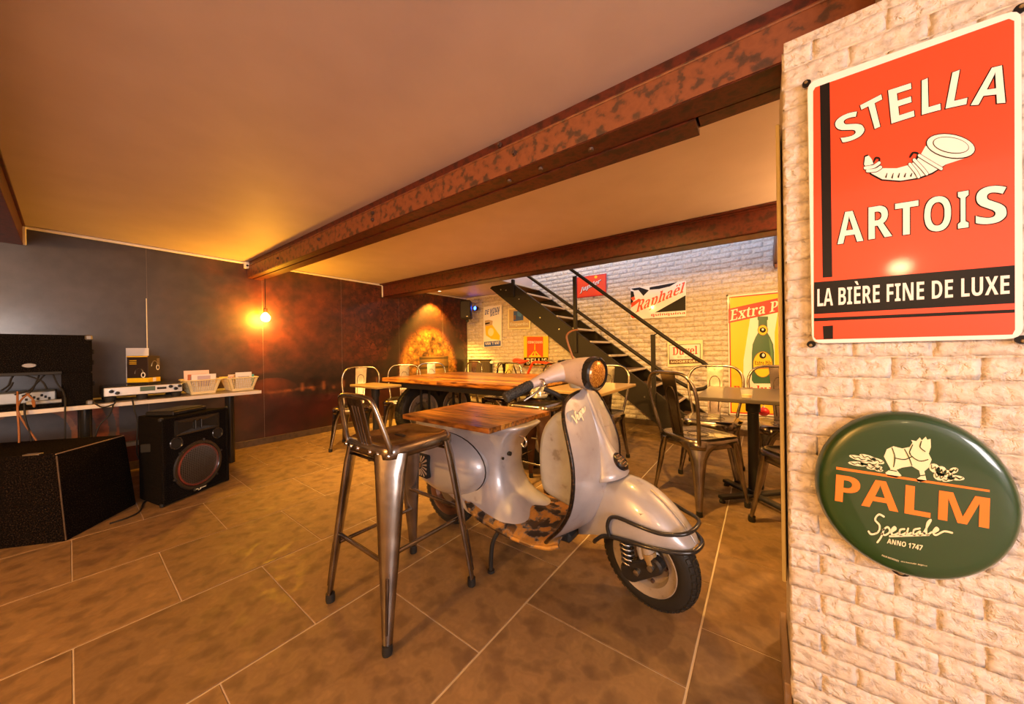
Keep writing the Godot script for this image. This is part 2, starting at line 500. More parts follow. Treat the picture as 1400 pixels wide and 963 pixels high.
# the printed wall covering: a wine cellar of barrels under a stone vault
func mural_print() -> ImageTexture:
	var w := 1024
	var h := 392
	var im := Image.create(w, h, false, Image.FORMAT_RGB8)
	var n1 := FastNoiseLite.new()
	n1.seed = 5
	n1.frequency = 0.012
	n1.fractal_octaves = 5
	n1.domain_warp_enabled = true
	n1.domain_warp_amplitude = 30.0
	var n2 := FastNoiseLite.new()
	n2.seed = 6
	n2.noise_type = FastNoiseLite.TYPE_CELLULAR
	n2.cellular_return_type = FastNoiseLite.RETURN_DISTANCE2_DIV
	n2.frequency = 0.055
	n2.domain_warp_enabled = true
	n2.domain_warp_amplitude = 12.0
	n2.domain_warp_frequency = 0.03
	for y in h:
		for x in w:
			# u: metres along the wall from the near edge (z = 0.75) away, v: height
			var u := 5.57 * x / w
			var v := CEIL * (1.0 - float(y) / h)
			var a := n1.get_noise_2d(x, y)
			var a2 := n1.get_noise_2d(x * 3.1 + 400.0, y * 3.1)
			var far := smoothstep(1.35, 2.3, u + a * 0.3)
			var c := Color(0.24, 0.212, 0.22).lerp(Color(0.30, 0.135, 0.065), far)
			c = c * (1.0 + (0.45 * a + 0.30 * a2) * lerpf(0.4, 1.0, far))
			# vault of dark stones to the right, its ribs darker
			var st := smoothstep(2.5, 3.6, u)
			var cell := n2.get_noise_2d(x, y)
			c = c.lerp(Color(0.36, 0.155, 0.06) * (1.0 + 0.8 * a2), st * 0.6)
			c = c * (1.0 - st * 0.6 * smoothstep(-0.30, -0.02, cell + a2 * 0.2))
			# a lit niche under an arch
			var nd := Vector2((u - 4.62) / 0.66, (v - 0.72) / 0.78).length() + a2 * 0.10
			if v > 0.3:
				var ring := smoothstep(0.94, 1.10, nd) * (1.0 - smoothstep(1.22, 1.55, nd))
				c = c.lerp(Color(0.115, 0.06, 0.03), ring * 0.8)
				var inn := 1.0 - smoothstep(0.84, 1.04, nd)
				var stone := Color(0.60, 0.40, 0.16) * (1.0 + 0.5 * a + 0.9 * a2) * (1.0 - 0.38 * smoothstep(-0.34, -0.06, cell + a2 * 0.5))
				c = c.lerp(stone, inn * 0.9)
			# a barrel standing in the niche
			if absf(u - 4.72) < 0.33 and v < 0.99 and v > 0.2:
				var k := 1.0 - absf(u - 4.72) / 0.33
				c = Color(0.60, 0.44, 0.22) * (0.45 + 0.55 * sqrt(maxf(k, 0.0))) * (1.0 + 0.25 * n1.get_noise_2d(x * 0.3, y * 6.0))
				if (v > 0.935 and v < 0.97) or (v > 0.77 and v < 0.80): c = c * 0.55
			# the floor of the cellar, a low arch with a glow, and a row of small lights
			var fl := 1.0 - smoothstep(0.50, 0.60, v + a2 * 0.03)
			if u > 1.4 and nd > 1.0 and not (absf(u - 4.72) < 0.33):
				c = c.lerp(Color(0.20, 0.045, 0.03) * (1.0 + 0.5 * a), fl * smoothstep(1.75, 2.2, u + v * 0.3))
				var dark := smoothstep(0.50, 0.56, v) * (1.0 - smoothstep(0.80, 1.05, v)) * smoothstep(2.2, 2.7, u)
				c = c.lerp(Color(0.095, 0.045, 0.03) * (1.0 + a2), dark * 0.75)
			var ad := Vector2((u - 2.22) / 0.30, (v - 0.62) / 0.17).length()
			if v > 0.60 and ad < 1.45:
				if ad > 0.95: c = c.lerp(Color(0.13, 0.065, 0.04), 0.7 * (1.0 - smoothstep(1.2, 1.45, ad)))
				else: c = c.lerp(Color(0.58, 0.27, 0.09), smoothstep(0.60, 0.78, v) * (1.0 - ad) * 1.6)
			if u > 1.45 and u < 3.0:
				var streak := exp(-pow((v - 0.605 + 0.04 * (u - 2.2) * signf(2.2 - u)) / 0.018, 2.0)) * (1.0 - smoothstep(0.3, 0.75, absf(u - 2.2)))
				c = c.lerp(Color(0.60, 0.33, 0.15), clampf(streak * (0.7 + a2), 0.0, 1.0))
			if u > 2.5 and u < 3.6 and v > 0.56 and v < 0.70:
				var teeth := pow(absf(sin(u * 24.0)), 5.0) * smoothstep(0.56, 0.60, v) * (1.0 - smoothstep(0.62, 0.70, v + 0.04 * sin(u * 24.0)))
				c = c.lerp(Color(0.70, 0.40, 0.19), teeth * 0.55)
			# the end of a great cask at the near end, ringed with hoops
			var cd := Vector2((u - 0.55) / 0.215, (v - 0.40) / 0.25).length()
			if cd < 1.10:
				c = Color(0.31, 0.275, 0.275) * (1.0 + 0.3 * a)
				if cd > 0.95: c = Color(0.58, 0.36, 0.20) * (1.0 + 0.3 * a2)
			elif u > 0.55 and u < 1.02 and v < 0.66 - 0.25 * pow(maxf(u - 0.62, 0.0), 2.0):
				c = Color(0.46, 0.24, 0.13) * (1.0 + 0.6 * a2)
				if absf(cd - 1.45) < 0.12 or absf(cd - 2.0) < 0.1: c = Color(0.27, 0.235, 0.22)
			elif u < 1.75 and v < 0.36: c = c.lerp(Color(0.27, 0.07, 0.04) * (1.0 + 0.5 * a), 0.85)
			im.set_pixel(x, y, c)
	return ImageTexture.create_from_image(im)

func _ready() -> void:
	# camera, sky, exposure and the large lights come first
	var cam := Camera3D.new()
	cam.name = "camera"
	cam.fov = 93.12
	cam.near = 0.03
	add_child(cam)
	cam.transform = Transform3D(eye_basis, EYE)
	cam.current = true
	var we := WorldEnvironment.new()
	we.name = "surroundings"
	var env := Environment.new()
	env.background_mode = Environment.BG_SKY
	var sky := Sky.new()
	var sm := PhysicalSkyMaterial.new()
	sky.sky_material = sm
	env.sky = sky
	env.tonemap_mode = Environment.TONE_MAPPER_LINEAR
	env.tonemap_exposure = 1.3
	env.sdfgi_enabled = true
	env.ssao_enabled = true
	env.ssil_enabled = true
	we.environment = env
	add_child(we)
	make_materials()
	build_windows()
	build_light()
	build_room()
	build_beams()
	build_stairs()
	build_scooter()
	build_seating()
	build_signs()
	build_music_corner()
	build_wall_things()
	# repeats of one kind share a group
	var kinds := {"steel_chair": "pressed steel chairs at the tables", "bar_stool": "steel bar stools", "bistro_table": "small square bistro tables", "enamel_sign": "enamel signs on the brick walls",
		"ceiling_beam": "steel beams under the ceiling", "basket": "plastic baskets on the long table", "pendant_lamp": "bare bulbs on cords", "added_beam_spotlight": "little spotlights on the beams", "adapter_block": "power adapters in the rack case"}
	for c in get_children():
		for k in kinds:
			if str(c.name).begins_with(k) and c.has_meta("label") and not c.has_meta("group"): c.set_meta("group", kinds[k])

# ---------- the room ----------
func brick_mesh(l: float, h: float, d: float, sd: int, nx := 6, ny := 3, rough := 0.0035, depth := 0.004) -> ArrayMesh:   # face towards +z, rounded and uneven
	rng.seed = sd
	var rows: Array = []
	for j in ny + 3:
		var row: Array[Vector3] = []
		for i in nx + 3:
			var u := clampf(float(i - 1) / nx, 0.0, 1.0)
			var v := clampf(float(j - 1) / ny, 0.0, 1.0)
			var p := Vector3((u - 0.5) * l, (v - 0.5) * h, 0)
			if i == 0 or i == nx + 2 or j == 0 or j == ny + 2: p.z = -d
			else:
				var e: float = minf(minf(u, 1.0 - u) * l, minf(v, 1.0 - v) * h)
				p.z = -depth * (1.0 - smoothstep(0.0, 0.012, e)) + rng.randf_range(-rough, rough)
				p.x += rng.randf_range(-0.002, 0.002)
				p.y += rng.randf_range(-0.002, 0.002)
			row.append(p)
		rows.append(row)
	var st := S()
	grid(st, rows)
	st.generate_normals()
	return st.commit()

func wall_of_bricks(wall: Node3D, x0: float, x1: float, y0: float, y1: float, z: float, l: float, h: float, joint: float, variants: Array, most: int, near_x: float) -> void:
	var rest := S()
	var list: Array = []
	var r := 0
	var y := y0
	while y + h <= y1 + 0.001:
		var x := x0 + (0.0 if r % 2 == 0 else -(l + joint) * 0.5)
		while x < x1 - 0.02:
			var a := maxf(x, x0)
			var b := minf(x + l, x1)
			if b - a > 0.03: list.append([a, b, y])
			x += l + joint
		y += h + joint
		r += 1
	list.sort_custom(func(p, q): return absf(p[0] - near_x) < absf(q[0] - near_x))
	rng.seed = 77
	var inv := inverse_of(wall)
	for i in list.size():
		var q: Array = list[i]
		var c := Vector3((q[0] + q[1]) * 0.5, q[2] + h * 0.5, z + rng.randf_range(-0.001, 0.001))
		var sx: float = (q[1] - q[0]) / l
		var k := rng.randi() % variants.size()
		if i < most:
			var o := put("brick", variants[k], M.brick if k % 3 else M.brick2, wall)
			o.transform = inv * Transform3D(Basis(Vector3.BACK, rng.randf_range(-0.006, 0.006)).scaled(Vector3(sx, 1, 1)), c)
		else:
			rest.append_from(variants[k], 0, Transform3D(Basis().scaled(Vector3(sx, 1, 1)), c))
	if list.size() > most:
		var o := MeshInstance3D.new()
		o.name = "bricks"
		o.mesh = rest.commit()
		o.material_override = M.brick
		wall.add_child(o, true)
		o.transform = inv
		o.set_meta("kind", "stuff")

func build_room() -> void:
	# floor: a bed of grout with square stone tiles laid half over
	var fl := struct("floor", spn(Vector3(-4.95, -0.30, -5.0), Vector3(3.3, -0.0025, 2.9)), M.grout)
	var tm := bx(Vector3(0, -0.006, 0), Vector3(0.596, 0.012, 0.566), 0.0015)
	tm.generate_normals()
	var tile := tm.commit()
	rng.seed = 3
	for i in range(-9, 4):
		var x := -0.2 + 0.6035 * i
		var off := -1.42 if posmod(i, 2) == 0 else -1.137
		for j in range(-8, 7):
			var z := off + 0.570 * j
			if z > 1.6 or z < -5.3 or (x > 0.35 and z > -1.6): continue
			var zc := z + 0.285
			put("tile", tile, M["tile%d" % (rng.randi() % 5)], fl, Transform3D(Basis(), Vector3(x + 0.302, rng.randf_range(-0.0004, 0.0004), zc)))
	# wall with the printed covering
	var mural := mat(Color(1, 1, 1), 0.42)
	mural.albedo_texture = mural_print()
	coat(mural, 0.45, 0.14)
	struct("wall_left", spn(Vector3(WALLX - 0.2, -0.3, -5.0), Vector3(WALLX, CEIL + 2.0, 2.9)), M.plain_wall)
	var z0 := 0.75
	# the covering hangs in lengths of 93 cm, each a part of the wall
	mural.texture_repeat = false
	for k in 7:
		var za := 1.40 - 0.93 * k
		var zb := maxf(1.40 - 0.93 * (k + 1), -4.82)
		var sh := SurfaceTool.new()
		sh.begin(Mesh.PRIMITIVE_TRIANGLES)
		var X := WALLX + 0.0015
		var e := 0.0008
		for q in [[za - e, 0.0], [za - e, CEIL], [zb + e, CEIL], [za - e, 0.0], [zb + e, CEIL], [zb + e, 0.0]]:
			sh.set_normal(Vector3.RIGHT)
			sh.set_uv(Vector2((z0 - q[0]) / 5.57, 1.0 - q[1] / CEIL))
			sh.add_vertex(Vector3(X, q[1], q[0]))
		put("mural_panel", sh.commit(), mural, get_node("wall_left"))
	var b := S()
	span(b, Vector3(WALLX, 0, -4.82), Vector3(WALLX + 0.014, 0.075, 2.6), 0.002)
	struct("baseboard_left", b, M.skirt)
	var t := S()
	span(t, Vector3(WALLX, CEIL - 0.026, -1.22), Vector3(WALLX + 0.022, CEIL - 0.004, 0.2), 0.004)
	span(t, Vector3(WALLX, CEIL - 0.024, -2.95), Vector3(WALLX + 0.02, CEIL - 0.002, -1.37), 0.004)
	span(t, Vector3(WALLX, CEIL - 0.024, -4.8), Vector3(WALLX + 0.02, CEIL - 0.002, -3.17), 0.004)
	span(t, Vector3(WALLX, CEIL - 0.024, BACKZ), Vector3(-3.2, CEIL - 0.002, BACKZ + 0.02), 0.004)
	struct("trim_1", t, M.trim)
	# back wall: painted brick, running up through the stair well
	var bw := struct("wall_back", spn(Vector3(-4.95, -0.3, BACKZ - 0.25), Vector3(3.3, 4.4, BACKZ + 0.001)), M.mortar)
	var far: Array = []
	for k in 8: far.append(brick_mesh(0.196, 0.052, 0.02, 100 + k, 6, 3, 0.006))
	wall_of_bricks(bw, WALLX + 0.01, 1.48, 0.07, 2.46, BACKZ + 0.008, 0.196, 0.052, 0.011, far, 300, -0.9)
	struct("baseboard_back", spn(Vector3(WALLX, 0, BACKZ), Vector3(1.5, 0.07, BACKZ + 0.022), 0.002), M.skirt)
	# near wall on the right with its reveal
	var nw := struct("wall_right", spn(Vector3(0.056, -0.3, -1.52), Vector3(3.3, 1.89, NEARZ + 0.0005)), M.mortar)
	var near: Array = []
	for k in 9: near.append(brick_mesh(0.128 + 0.0, 0.0485, 0.02, 200 + k, 10, 4, 0.0013, 0.0009))
	wall_of_bricks(nw, 0.052, 0.72, 0.075, 1.895, NEARZ + 0.0035, 0.128, 0.0485, 0.0042, near, 300, 0.0)
	var up := S()
	span(up, Vector3(0.062, 1.88, -1.52), Vector3(3.3, 1.945, -1.33))
	span(up, Vector3(0.25, 1.89, -1.30), Vector3(3.3, CEIL, -1.24))
	struct("wall_upper", up, M.plain_wall)
	struct("baseboard_right", spn(Vector3(0.066, 0, NEARZ + 0.005), Vector3(3.0, 0.072, NEARZ + 0.02), 0.003), M.skirt)
	struct("baseboard_reveal", spn(Vector3(0.036, 0, -1.53), Vector3(0.054, 0.10, NEARZ - 0.008), 0.003), M.skirt_dark)
	# walls out of sight
	struct("wall_side", spn(Vector3(1.5, -0.3, -5.0), Vector3(1.7, 4.4, -1.5)), M.plain_wall)
	var en := S()
	span(en, Vector3(3.1, -0.3, -1.4), Vector3(3.3, CEIL + 0.2, -0.2))
	span(en, Vector3(3.1, -0.3, 2.2), Vector3(3.3, CEIL + 0.2, 2.9))
	span(en, Vector3(3.1, -0.3, -0.2), Vector3(3.3, 0.75, 2.2))
	span(en, Vector3(3.1, 2.0, -0.2), Vector3(3.3, CEIL + 0.2, 2.2))
	struct("wall_end", en, M.plain_wall)
	struct("wall_rear", spn(Vector3(-4.95, -0.3, 2.6), Vector3(3.3, CEIL + 0.2, 2.9)), M.plain_wall)
	# ceiling, open over the stairs
	var ce := S()
	span(ce, Vector3(-4.95, CEIL, -3.36), Vector3(3.3, CEIL + 0.2, 2.9))
	span(ce, Vector3(-4.95, CEIL, -5.0), Vector3(-3.16, CEIL + 0.2, -3.36))
	span(ce, Vector3(0.28, CEIL, -5.0), Vector3(1.7, CEIL + 0.2, -3.36))
	struct("ceiling", ce, M.ceiling)
	# storey above the stair well
	struct("wall_above", spn(Vector3(-4.95, CEIL + 0.2, -1.2), Vector3(1.7, 2.42, -1.0)), M.plain_wall)
	var ab := S()
	span(ab, Vector3(-4.95, 3.3, -1.2), Vector3(1.7, 4.4, -1.0))
	span(ab, Vector3(-4.95, 2.42, -1.2), Vector3(-2.4, 3.3, -1.0))
	span(ab, Vector3(0.6, 2.42, -1.2), Vector3(1.7, 3.3, -1.0))
	struct("wall_above_window", ab, M.plain_wall)
	struct("ceiling_above", spn(Vector3(-4.95, 4.2, -5.0), Vector3(1.7, 4.4, -1.0)), M.plain_wall)

func build_windows() -> void:
	# daylight: a window behind the camera and one on the floor above
	var pane := glow(Color(0.92, 0.95, 1.0), 1.4)
	var w := tag(put("window_1", bx(Vector3.ZERO, Vector3(0.02, 1.25, 2.4)).commit(), pane, self, Transform3D(Basis(), Vector3(3.16, 1.375, 1.0))), "", "", "", "structure")
	var fr := S()
	for x in [-1.2, -0.4, 0.4, 1.2]: box(fr, Vector3(-0.03, 0, x), Vector3(0.06, 1.25, 0.07), 0.005)
	for y in [-0.6, 0.2, 0.6]: box(fr, Vector3(-0.03, y, 0), Vector3(0.06, 0.06, 2.4), 0.005)
	obj("window_frame", fr, M.black_iron, w)
	area_lamp("window_day", Vector3(3.07, 1.375, 1.0), Vector3(-2, 1.3, 0.2), Vector2(2.3, 1.2), Color(1.0, 0.95, 0.93), 13.0)
	var w2 := tag(put("window_2", bx(Vector3.ZERO, Vector3(3.0, 0.88, 0.02)).commit(), glow(Color(0.75, 0.85, 1.0), 2.0), self, Transform3D(Basis(), Vector3(-0.9, 2.86, -1.1))), "", "", "", "structure")
	var f2 := S()
	for x in [-1.5, -0.5, 0.5, 1.5]: box(f2, Vector3(x, 0, -0.03), Vector3(0.22, 0.88, 0.06), 0.005)
	obj("window_frame", f2, M.black_iron, w2)
	area_lamp("stair_day", Vector3(-0.9, 2.86, -1.22), Vector3(-0.9, 2.2, -4.8), Vector2(2.9, 0.8), Color(0.72, 0.84, 1.0), 9.0)

func area_lamp(called: String, at: Vector3, to: Vector3, size: Vector2, c: Color, e: float) -> void:
	var l := AreaLight3D.new()
	l.name = called
	add_child(l)
	l.position = at
	l.look_at(to, Vector3.UP)
	l.area_size = size
	l.light_color = c
	l.light_energy = e
	l.shadow_enabled = true
	l.area_range = 14.0
	l.area_attenuation = 2.0

# ---------- steel beams ----------
func beam(called: String, label: String, x1: float, za: float, zb: float, y0: float, two: bool, bolts: Array) -> void:
	# za: the web that faces the room's near side; the upper flange stands out in front of it, the lower plates reach back to zb
	var t := thing(called, label, "beam", Vector3(WALLX + 0.01, y0, za))
	var L := x1 - WALLX - 0.01
	var d := za - zb
	var w := S()
	box(w, Vector3(L / 2, (CEIL - y0) / 2, -0.008), Vector3(L, CEIL - y0, 0.016), 0.002)
	obj("web", w, M.rust, t)
	var f := S()
	box(f, Vector3(L / 2, CEIL - y0 - 0.010, 0.014), Vector3(L, 0.014, 0.075), 0.002)
	tube(f, [Vector3(0.02, CEIL - y0 - 0.020, 0.006), Vector3(L - 0.02, CEIL - y0 - 0.020, 0.006)], 0.008)
	obj("flange", f, M.rust_dark, t)
	if two:
		obj("lower_plate", bx(Vector3(L / 2, 0.006, -0.068), Vector3(L, 0.012, 0.125), 0.002), M.rust_dark, t)
		obj("lower_plate", bx(Vector3(L / 2 - 0.07, 0.000, -0.188), Vector3(L - 0.14, 0.018, 0.10), 0.002), M.rust_dark, t)
		obj("lower_plate", bx(Vector3(L - 0.02, 0.008, -0.188), Vector3(0.24, 0.012, 0.085), 0.002), M.rust_dark, t)
	else:
		obj("lower_plate", bx(Vector3(L / 2, 0.006, -d / 2), Vector3(L, 0.012, d), 0.002), M.rust_dark, t)
	obj("rear_web", bx(Vector3(L / 2, (CEIL - y0) / 2, -d + 0.01), Vector3(L, CEIL - y0, 0.014), 0.002), M.rust_dark, t)
	for b in bolts:
		var st := S()
		var y: float = b[1]
		if y > 0: lathe(st, [Vector2(0.0, 0.0), Vector2(0.017, 0.0), Vector2(0.017, 0.006), Vector2(0.011, 0.006), Vector2(0.010, 0.018), Vector2(0.0, 0.02)], 6, Transform3D(Basis(Vector3.RIGHT, PI / 2), Vector3(b[0] - WALLX, y - y0, 0.001)))
		else: lathe(st, [Vector2(0.0, 0.0), Vector2(0.015, 0.0), Vector2(0.013, 0.012), Vector2(0.0, 0.014)], 8, Transform3D(Basis(Vector3.RIGHT, PI), Vector3(b[0] - WALLX, 0.0, -0.09)))
		obj("bolt", st, M.bolt, t)

func build_beams() -> void:
	# the broad beam is not quite square to the wall; its plates spread towards the near wall
	var x0 := WALLX + 0.01
	var x1 := 1.6
	var y0 := 1.95
	var zw := func(x: float) -> float: return -1.25 - 0.0229 * (x + 4.74)
	var zg := func(x: float) -> float: return -1.30 - 0.0385 * (x + 4.74)
	var zf := func(x: float) -> float: return -1.385 - 0.0460 * (x + 4.74)
	var t := thing("ceiling_beam", "broad rusty red steel beam crossing the ceiling and resting on the near brick wall", "beam", Vector3(x0, y0, -1.25))
	var flat := func(a: Array) -> PackedVector2Array:
		var p := PackedVector2Array()
		for q in a: p.append(Vector2(q[0], -q[1]))
		return p
	var lay := Transform3D(Basis(Vector3.RIGHT, -PI / 2), Vector3.ZERO)
	wobj("web", pr(flat.call([[x0, zw.call(x0)], [x1, zw.call(x1)], [x1, zw.call(x1) - 0.02], [x0, zw.call(x0) - 0.02]]), y0, 2.082, lay), M.rust, t)
	wobj("flange", pr(flat.call([[x0, zw.call(x0) - 0.004], [x1, zw.call(x1) - 0.004], [x1, zw.call(x1) - 0.03], [x0, zw.call(x0) - 0.03]]), 2.082, CEIL - 0.001, lay), M.rust_dark, t)
	wobj("fillet", tb([Vector3(x0, 2.080, zw.call(x0) - 0.002), Vector3(x1, 2.080, zw.call(x1) - 0.002)], 0.007), M.rust, t)
	wobj("lower_plate", pr(flat.call([[x0, zw.call(x0) - 0.004], [x1, zw.call(x1) - 0.004], [x1, zg.call(x1) + 0.003], [x0, zg.call(x0) + 0.003]]), y0 - 0.004, y0 + 0.012, lay), M.rust_dark, t)
	wobj("lower_plate", pr(flat.call([[x0, zg.call(x0) - 0.003], [-0.20, zg.call(-0.20) - 0.003], [-0.20, zf.call(-0.20)], [x0, zf.call(x0)]]), y0 - 0.010, y0 + 0.012, lay), M.rust_dark, t)
	wobj("lower_plate", pr(flat.call([[-0.19, zg.call(-0.19) - 0.006], [x1, zg.call(x1) - 0.006], [x1, zg.call(x1) - 0.075], [-0.19, zg.call(-0.19) - 0.075]]), y0 - 0.002, y0 + 0.012, lay), M.rust_dark, t)
	wobj("rear_web", pr(flat.call([[x0, zf.call(x0) + 0.02], [-0.2, zf.call(-0.2) + 0.02], [x1, zg.call(x1) - 0.06], [x1, zg.call(x1) - 0.05], [-0.2, zf.call(-0.2) + 0.03], [x0, zf.call(x0) + 0.03]]), y0 + 0.01, CEIL - 0.001, lay), M.rust_dark, t)
	for q in [[-3.86, 2.02], [-2.2, 2.05], [-2.2, 2.0], [-1.06, 2.105], [-0.97, 2.03], [-3.0, 2.03]]:
		wobj("bolt", lt([Vector2(0.0, 0.0), Vector2(0.015, 0.0), Vector2(0.015, 0.006), Vector2(0.010, 0.006), Vector2(0.009, 0.016), Vector2(0.0, 0.018)], 6, Transform3D(Basis(Vector3.RIGHT, PI / 2), Vector3(q[0], q[1], zw.call(q[0]) - 0.001))), M.bolt, t)
	for q in [-1.05, -0.86, -0.6]:
		wobj("bolt", lt([Vector2(0.0, 0.0), Vector2(0.013, 0.0), Vector2(0.011, 0.010), Vector2(0.0, 0.012)], 8, Transform3D(Basis(Vector3.RIGHT, PI), Vector3(q, y0 - 0.004, zw.call(q) - 0.06))), M.bolt, t)
	beam("ceiling_beam", "slimmer dark red steel beam in front of the open stair well", 1.4, -2.955, -3.135, 1.93, false, [])
	var b2: Node3D = get_node("ceiling_beam_001")
	b2.rotation.y = 0.0495
	(b2.get_node("web") as MeshInstance3D).material_override = M.rust_dark
	obj("end_cap", bx(Vector3(0.010, 0.10, 0.004), Vector3(0.016, 0.20, 0.02), 0.003), M.trim, b2)
	# the beam at the upper left corner shows its other side
	t = thing("ceiling_beam", "dark steel beam end at the upper left, above the grey wall", "beam", Vector3(WALLX + 0.01, 1.975, 0.2))
	var f := S()
	box(f, Vector3(3.6, 0.148, 0.036), Vector3(7.2, 0.014, 0.075), 0.002)
	obj("flange", f, M.rust_dark, t)
	obj("web", bx(Vector3(3.6, 0.075, 0.02), Vector3(7.2, 0.15, 0.016), 0.002), M.rust_dark, t)
	obj("lower_plate", bx(Vector3(3.6, 0.0, 0.12), Vector3(7.2, 0.012, 0.22), 0.002), M.rust_dark, t)
	obj("end_cap", bx(Vector3(0.012, 0.07, 0.03), Vector3(0.022, 0.15, 0.07), 0.004), M.trim, t)
	# where the middle beam meets the printed wall: a small white junction box
	var j := thing("junction_box", "small white cable box beside the wall end of the broad beam", "box", on_x(337, 363, WALLX + 0.03) - Vector3(0, 0.035, 0))
	obj("body", bx(Vector3(0, 0.035, 0), Vector3(0.045, 0.075, 0.045), 0.006), M.trim, j)
	obj("cover", bx(Vector3(0.025, 0.035, -0.002), Vector3(0.008, 0.055, 0.035), 0.003), M.white_card, j)
	obj("socket", lt([Vector2(0, 0), Vector2(0.011, 0), Vector2(0.010, 0.006), Vector2(0, 0.007)], 12, Transform3D(Basis(Vector3.BACK, -PI / 2), Vector3(0.028, 0.028, 0))), M.black, j)
	# the short timber that trims the stair well at the right
	var tr := thing("trimmer_beam", "short brown beam at the right edge of the stair well, beside the near wall", "beam", Vector3(0.19, 1.95, -4.05))
	obj("body", bx(Vector3(0, 0.09, 0), Vector3(0.18, 0.18, 1.36), 0.006), M.rust_dark, tr)
	obj("bracket", bx(Vector3(-0.03, -0.02, -0.60), Vector3(0.10, 0.04, 0.12), 0.006), M.rust, tr)

# ---------- pressed-steel chairs and stools ----------
func pressed_leg(sx: float, sz: float, prof: Array) -> SurfaceTool:   # prof: [height, distance from the axis along the diagonal, width, depth]
	var d := Vector3(sx, 0, sz).normalized()
	var tg := Vector3(-d.z, 0, d.x)
	var rows: Array = []
	for p in prof:
		var ring: Array[Vector3] = []
		for k in 12:
			var a := TAU * k / 12
			var cc := cos(a)
			var s := sin(a)
			# convex outside, flatter towards the middle of the seat
			var q: float = p[3] * (s if s > 0 else s * 0.35)
			ring.append(d * (p[1] + q) + tg * (cc * p[2] * 0.5) + Vector3.UP * p[0])
		rows.append(ring)
	rows.reverse()
	var st := S()
	loft(st, rows, true, false)
	return st
func seat_pan(rings: Array) -> SurfaceTool:   # rings: [height, half size, corner radius]
	var rows: Array = []
	for r in rings:
		var ring: Array[Vector3] = []
		for p in rrect(-r[1], -r[1], r[1], r[1], r[2], 5): ring.append(Vector3(p.x, r[0], -p.y))
		rows.append(ring)
	var st := S()
	loft(st, rows, true, false)
	return st

func make_stool(called: String, label: String, with_back: bool) -> Node3D:
	var t := thing(called, label, "bar stool")
	obj("seat", seat_pan([[0.648, 0.158, 0.05], [0.652, 0.170, 0.05], [0.682, 0.169, 0.05], [0.696, 0.163, 0.05], [0.702, 0.153, 0.045], [0.701, 0.140, 0.04], [0.695, 0.130, 0.04], [0.693, 0.05, 0.02], [0.693, 0.01, 0.003]]), M.steel, t)
	obj("hand_slot", pr(rrect(-0.035, -0.011, 0.035, 0.011, 0.0105), 0.0, 0.0015, Transform3D(Basis(Vector3.RIGHT, -PI / 2), Vector3(0, 0.693, 0))), M.black, t)
	for sx in [-1.0, 1.0]:
		for sz in [-1.0, 1.0]:
			var lg := obj("leg", pressed_leg(sx, sz, [[0.670, 0.190, 0.128, 0.020], [0.60, 0.204, 0.112, 0.024], [0.45, 0.229, 0.092, 0.024], [0.30, 0.253, 0.072, 0.022], [0.15, 0.277, 0.050, 0.018], [0.03, 0.296, 0.036, 0.015]]), M.steel, t)
			var d := Vector3(sx, 0, sz).normalized()
			var rib := S()
			tube(rib, [d * 0.279 + Vector3.UP * 0.25, d * 0.293 + Vector3.UP * 0.16, d * 0.305 + Vector3.UP * 0.07], 0.007, 0.005, 6)
			obj("pressed_rib", rib, M.steel_dark, lg)
			obj("foot", lt([Vector2(0, 0), Vector2(0.017, 0), Vector2(0.019, 0.01), Vector2(0.018, 0.035), Vector2(0, 0.036)], 12, Transform3D(Basis(), d * 0.298)), M.rubber, t)
	for k in [[-1, -1, 1, -1, 0.36], [-1, 1, 1, 1, 0.28], [-1, -1, -1, 1, 0.25], [1, -1, 1, 1, 0.31]]:
		var a: Vector3 = Vector3(k[0], 0, k[1]).normalized() * (0.296 - 0.16 * k[4] * 0.98)
		var b: Vector3 = Vector3(k[2], 0, k[3]).normalized() * (0.296 - 0.16 * k[4] * 0.98)
		obj("stretcher", tb([a + Vector3.UP * k[4], b + Vector3.UP * k[4]], 0.0085), M.steel, t)
	for k in [[-1, -1, 1, -1], [-1, 1, 1, 1]]:
		obj("brace", tb([Vector3(k[0] * 0.14, 0.625, k[1] * 0.14), Vector3(k[2] * 0.14, 0.625, k[3] * 0.14)], 0.006), M.steel_dark, t)
	if with_back:
		obj("back_frame", tb(curve([Vector3(-0.155, 0.675, 0.150), Vector3(-0.158, 0.71, 0.157), Vector3(-0.142, 0.79, 0.178), Vector3(-0.122, 0.862, 0.197), Vector3(-0.09, 0.883, 0.203), Vector3(0, 0.888, 0.204), Vector3(0.09, 0.883, 0.203), Vector3(0.122, 0.862, 0.197), Vector3(0.142, 0.79, 0.178), Vector3(0.158, 0.71, 0.157), Vector3(0.155, 0.675, 0.150)], 5), 0.0105, -1, 10), M.steel, t)
		var tilt := Transform3D(Basis(Vector3.RIGHT, 0.235), Vector3(0, 0.655, 0.152))
		var sp := obj("back_plate", pr(PackedVector2Array([Vector2(-0.048, 0), Vector2(0.048, 0), Vector2(0.057, 0.228), Vector2(-0.057, 0.228)]), -0.002, 0.003, tilt, 0.001), M.steel, t)
		for x in [-0.022, 0.0, 0.022]:
			obj("rib", tb([tilt * Vector3(x * 0.9, 0.03, 0.003), tilt * Vector3(x, 0.20, 0.003)], 0.004, -1, 6), M.steel_dark, sp)
		for x in [-0.1, -0.045, 0.045, 0.1, -0.155, 0.155]:
			obj("rivet", lt([Vector2(0, 0), Vector2(0.010, 0), Vector2(0.007, 0.005), Vector2(0, 0.006)], 10, Transform3D(Basis(Vector3.RIGHT, PI / 2), Vector3(x, 0.668, 0.169 if absf(x) < 0.12 else 0.160))), M.chrome, t)
	return t

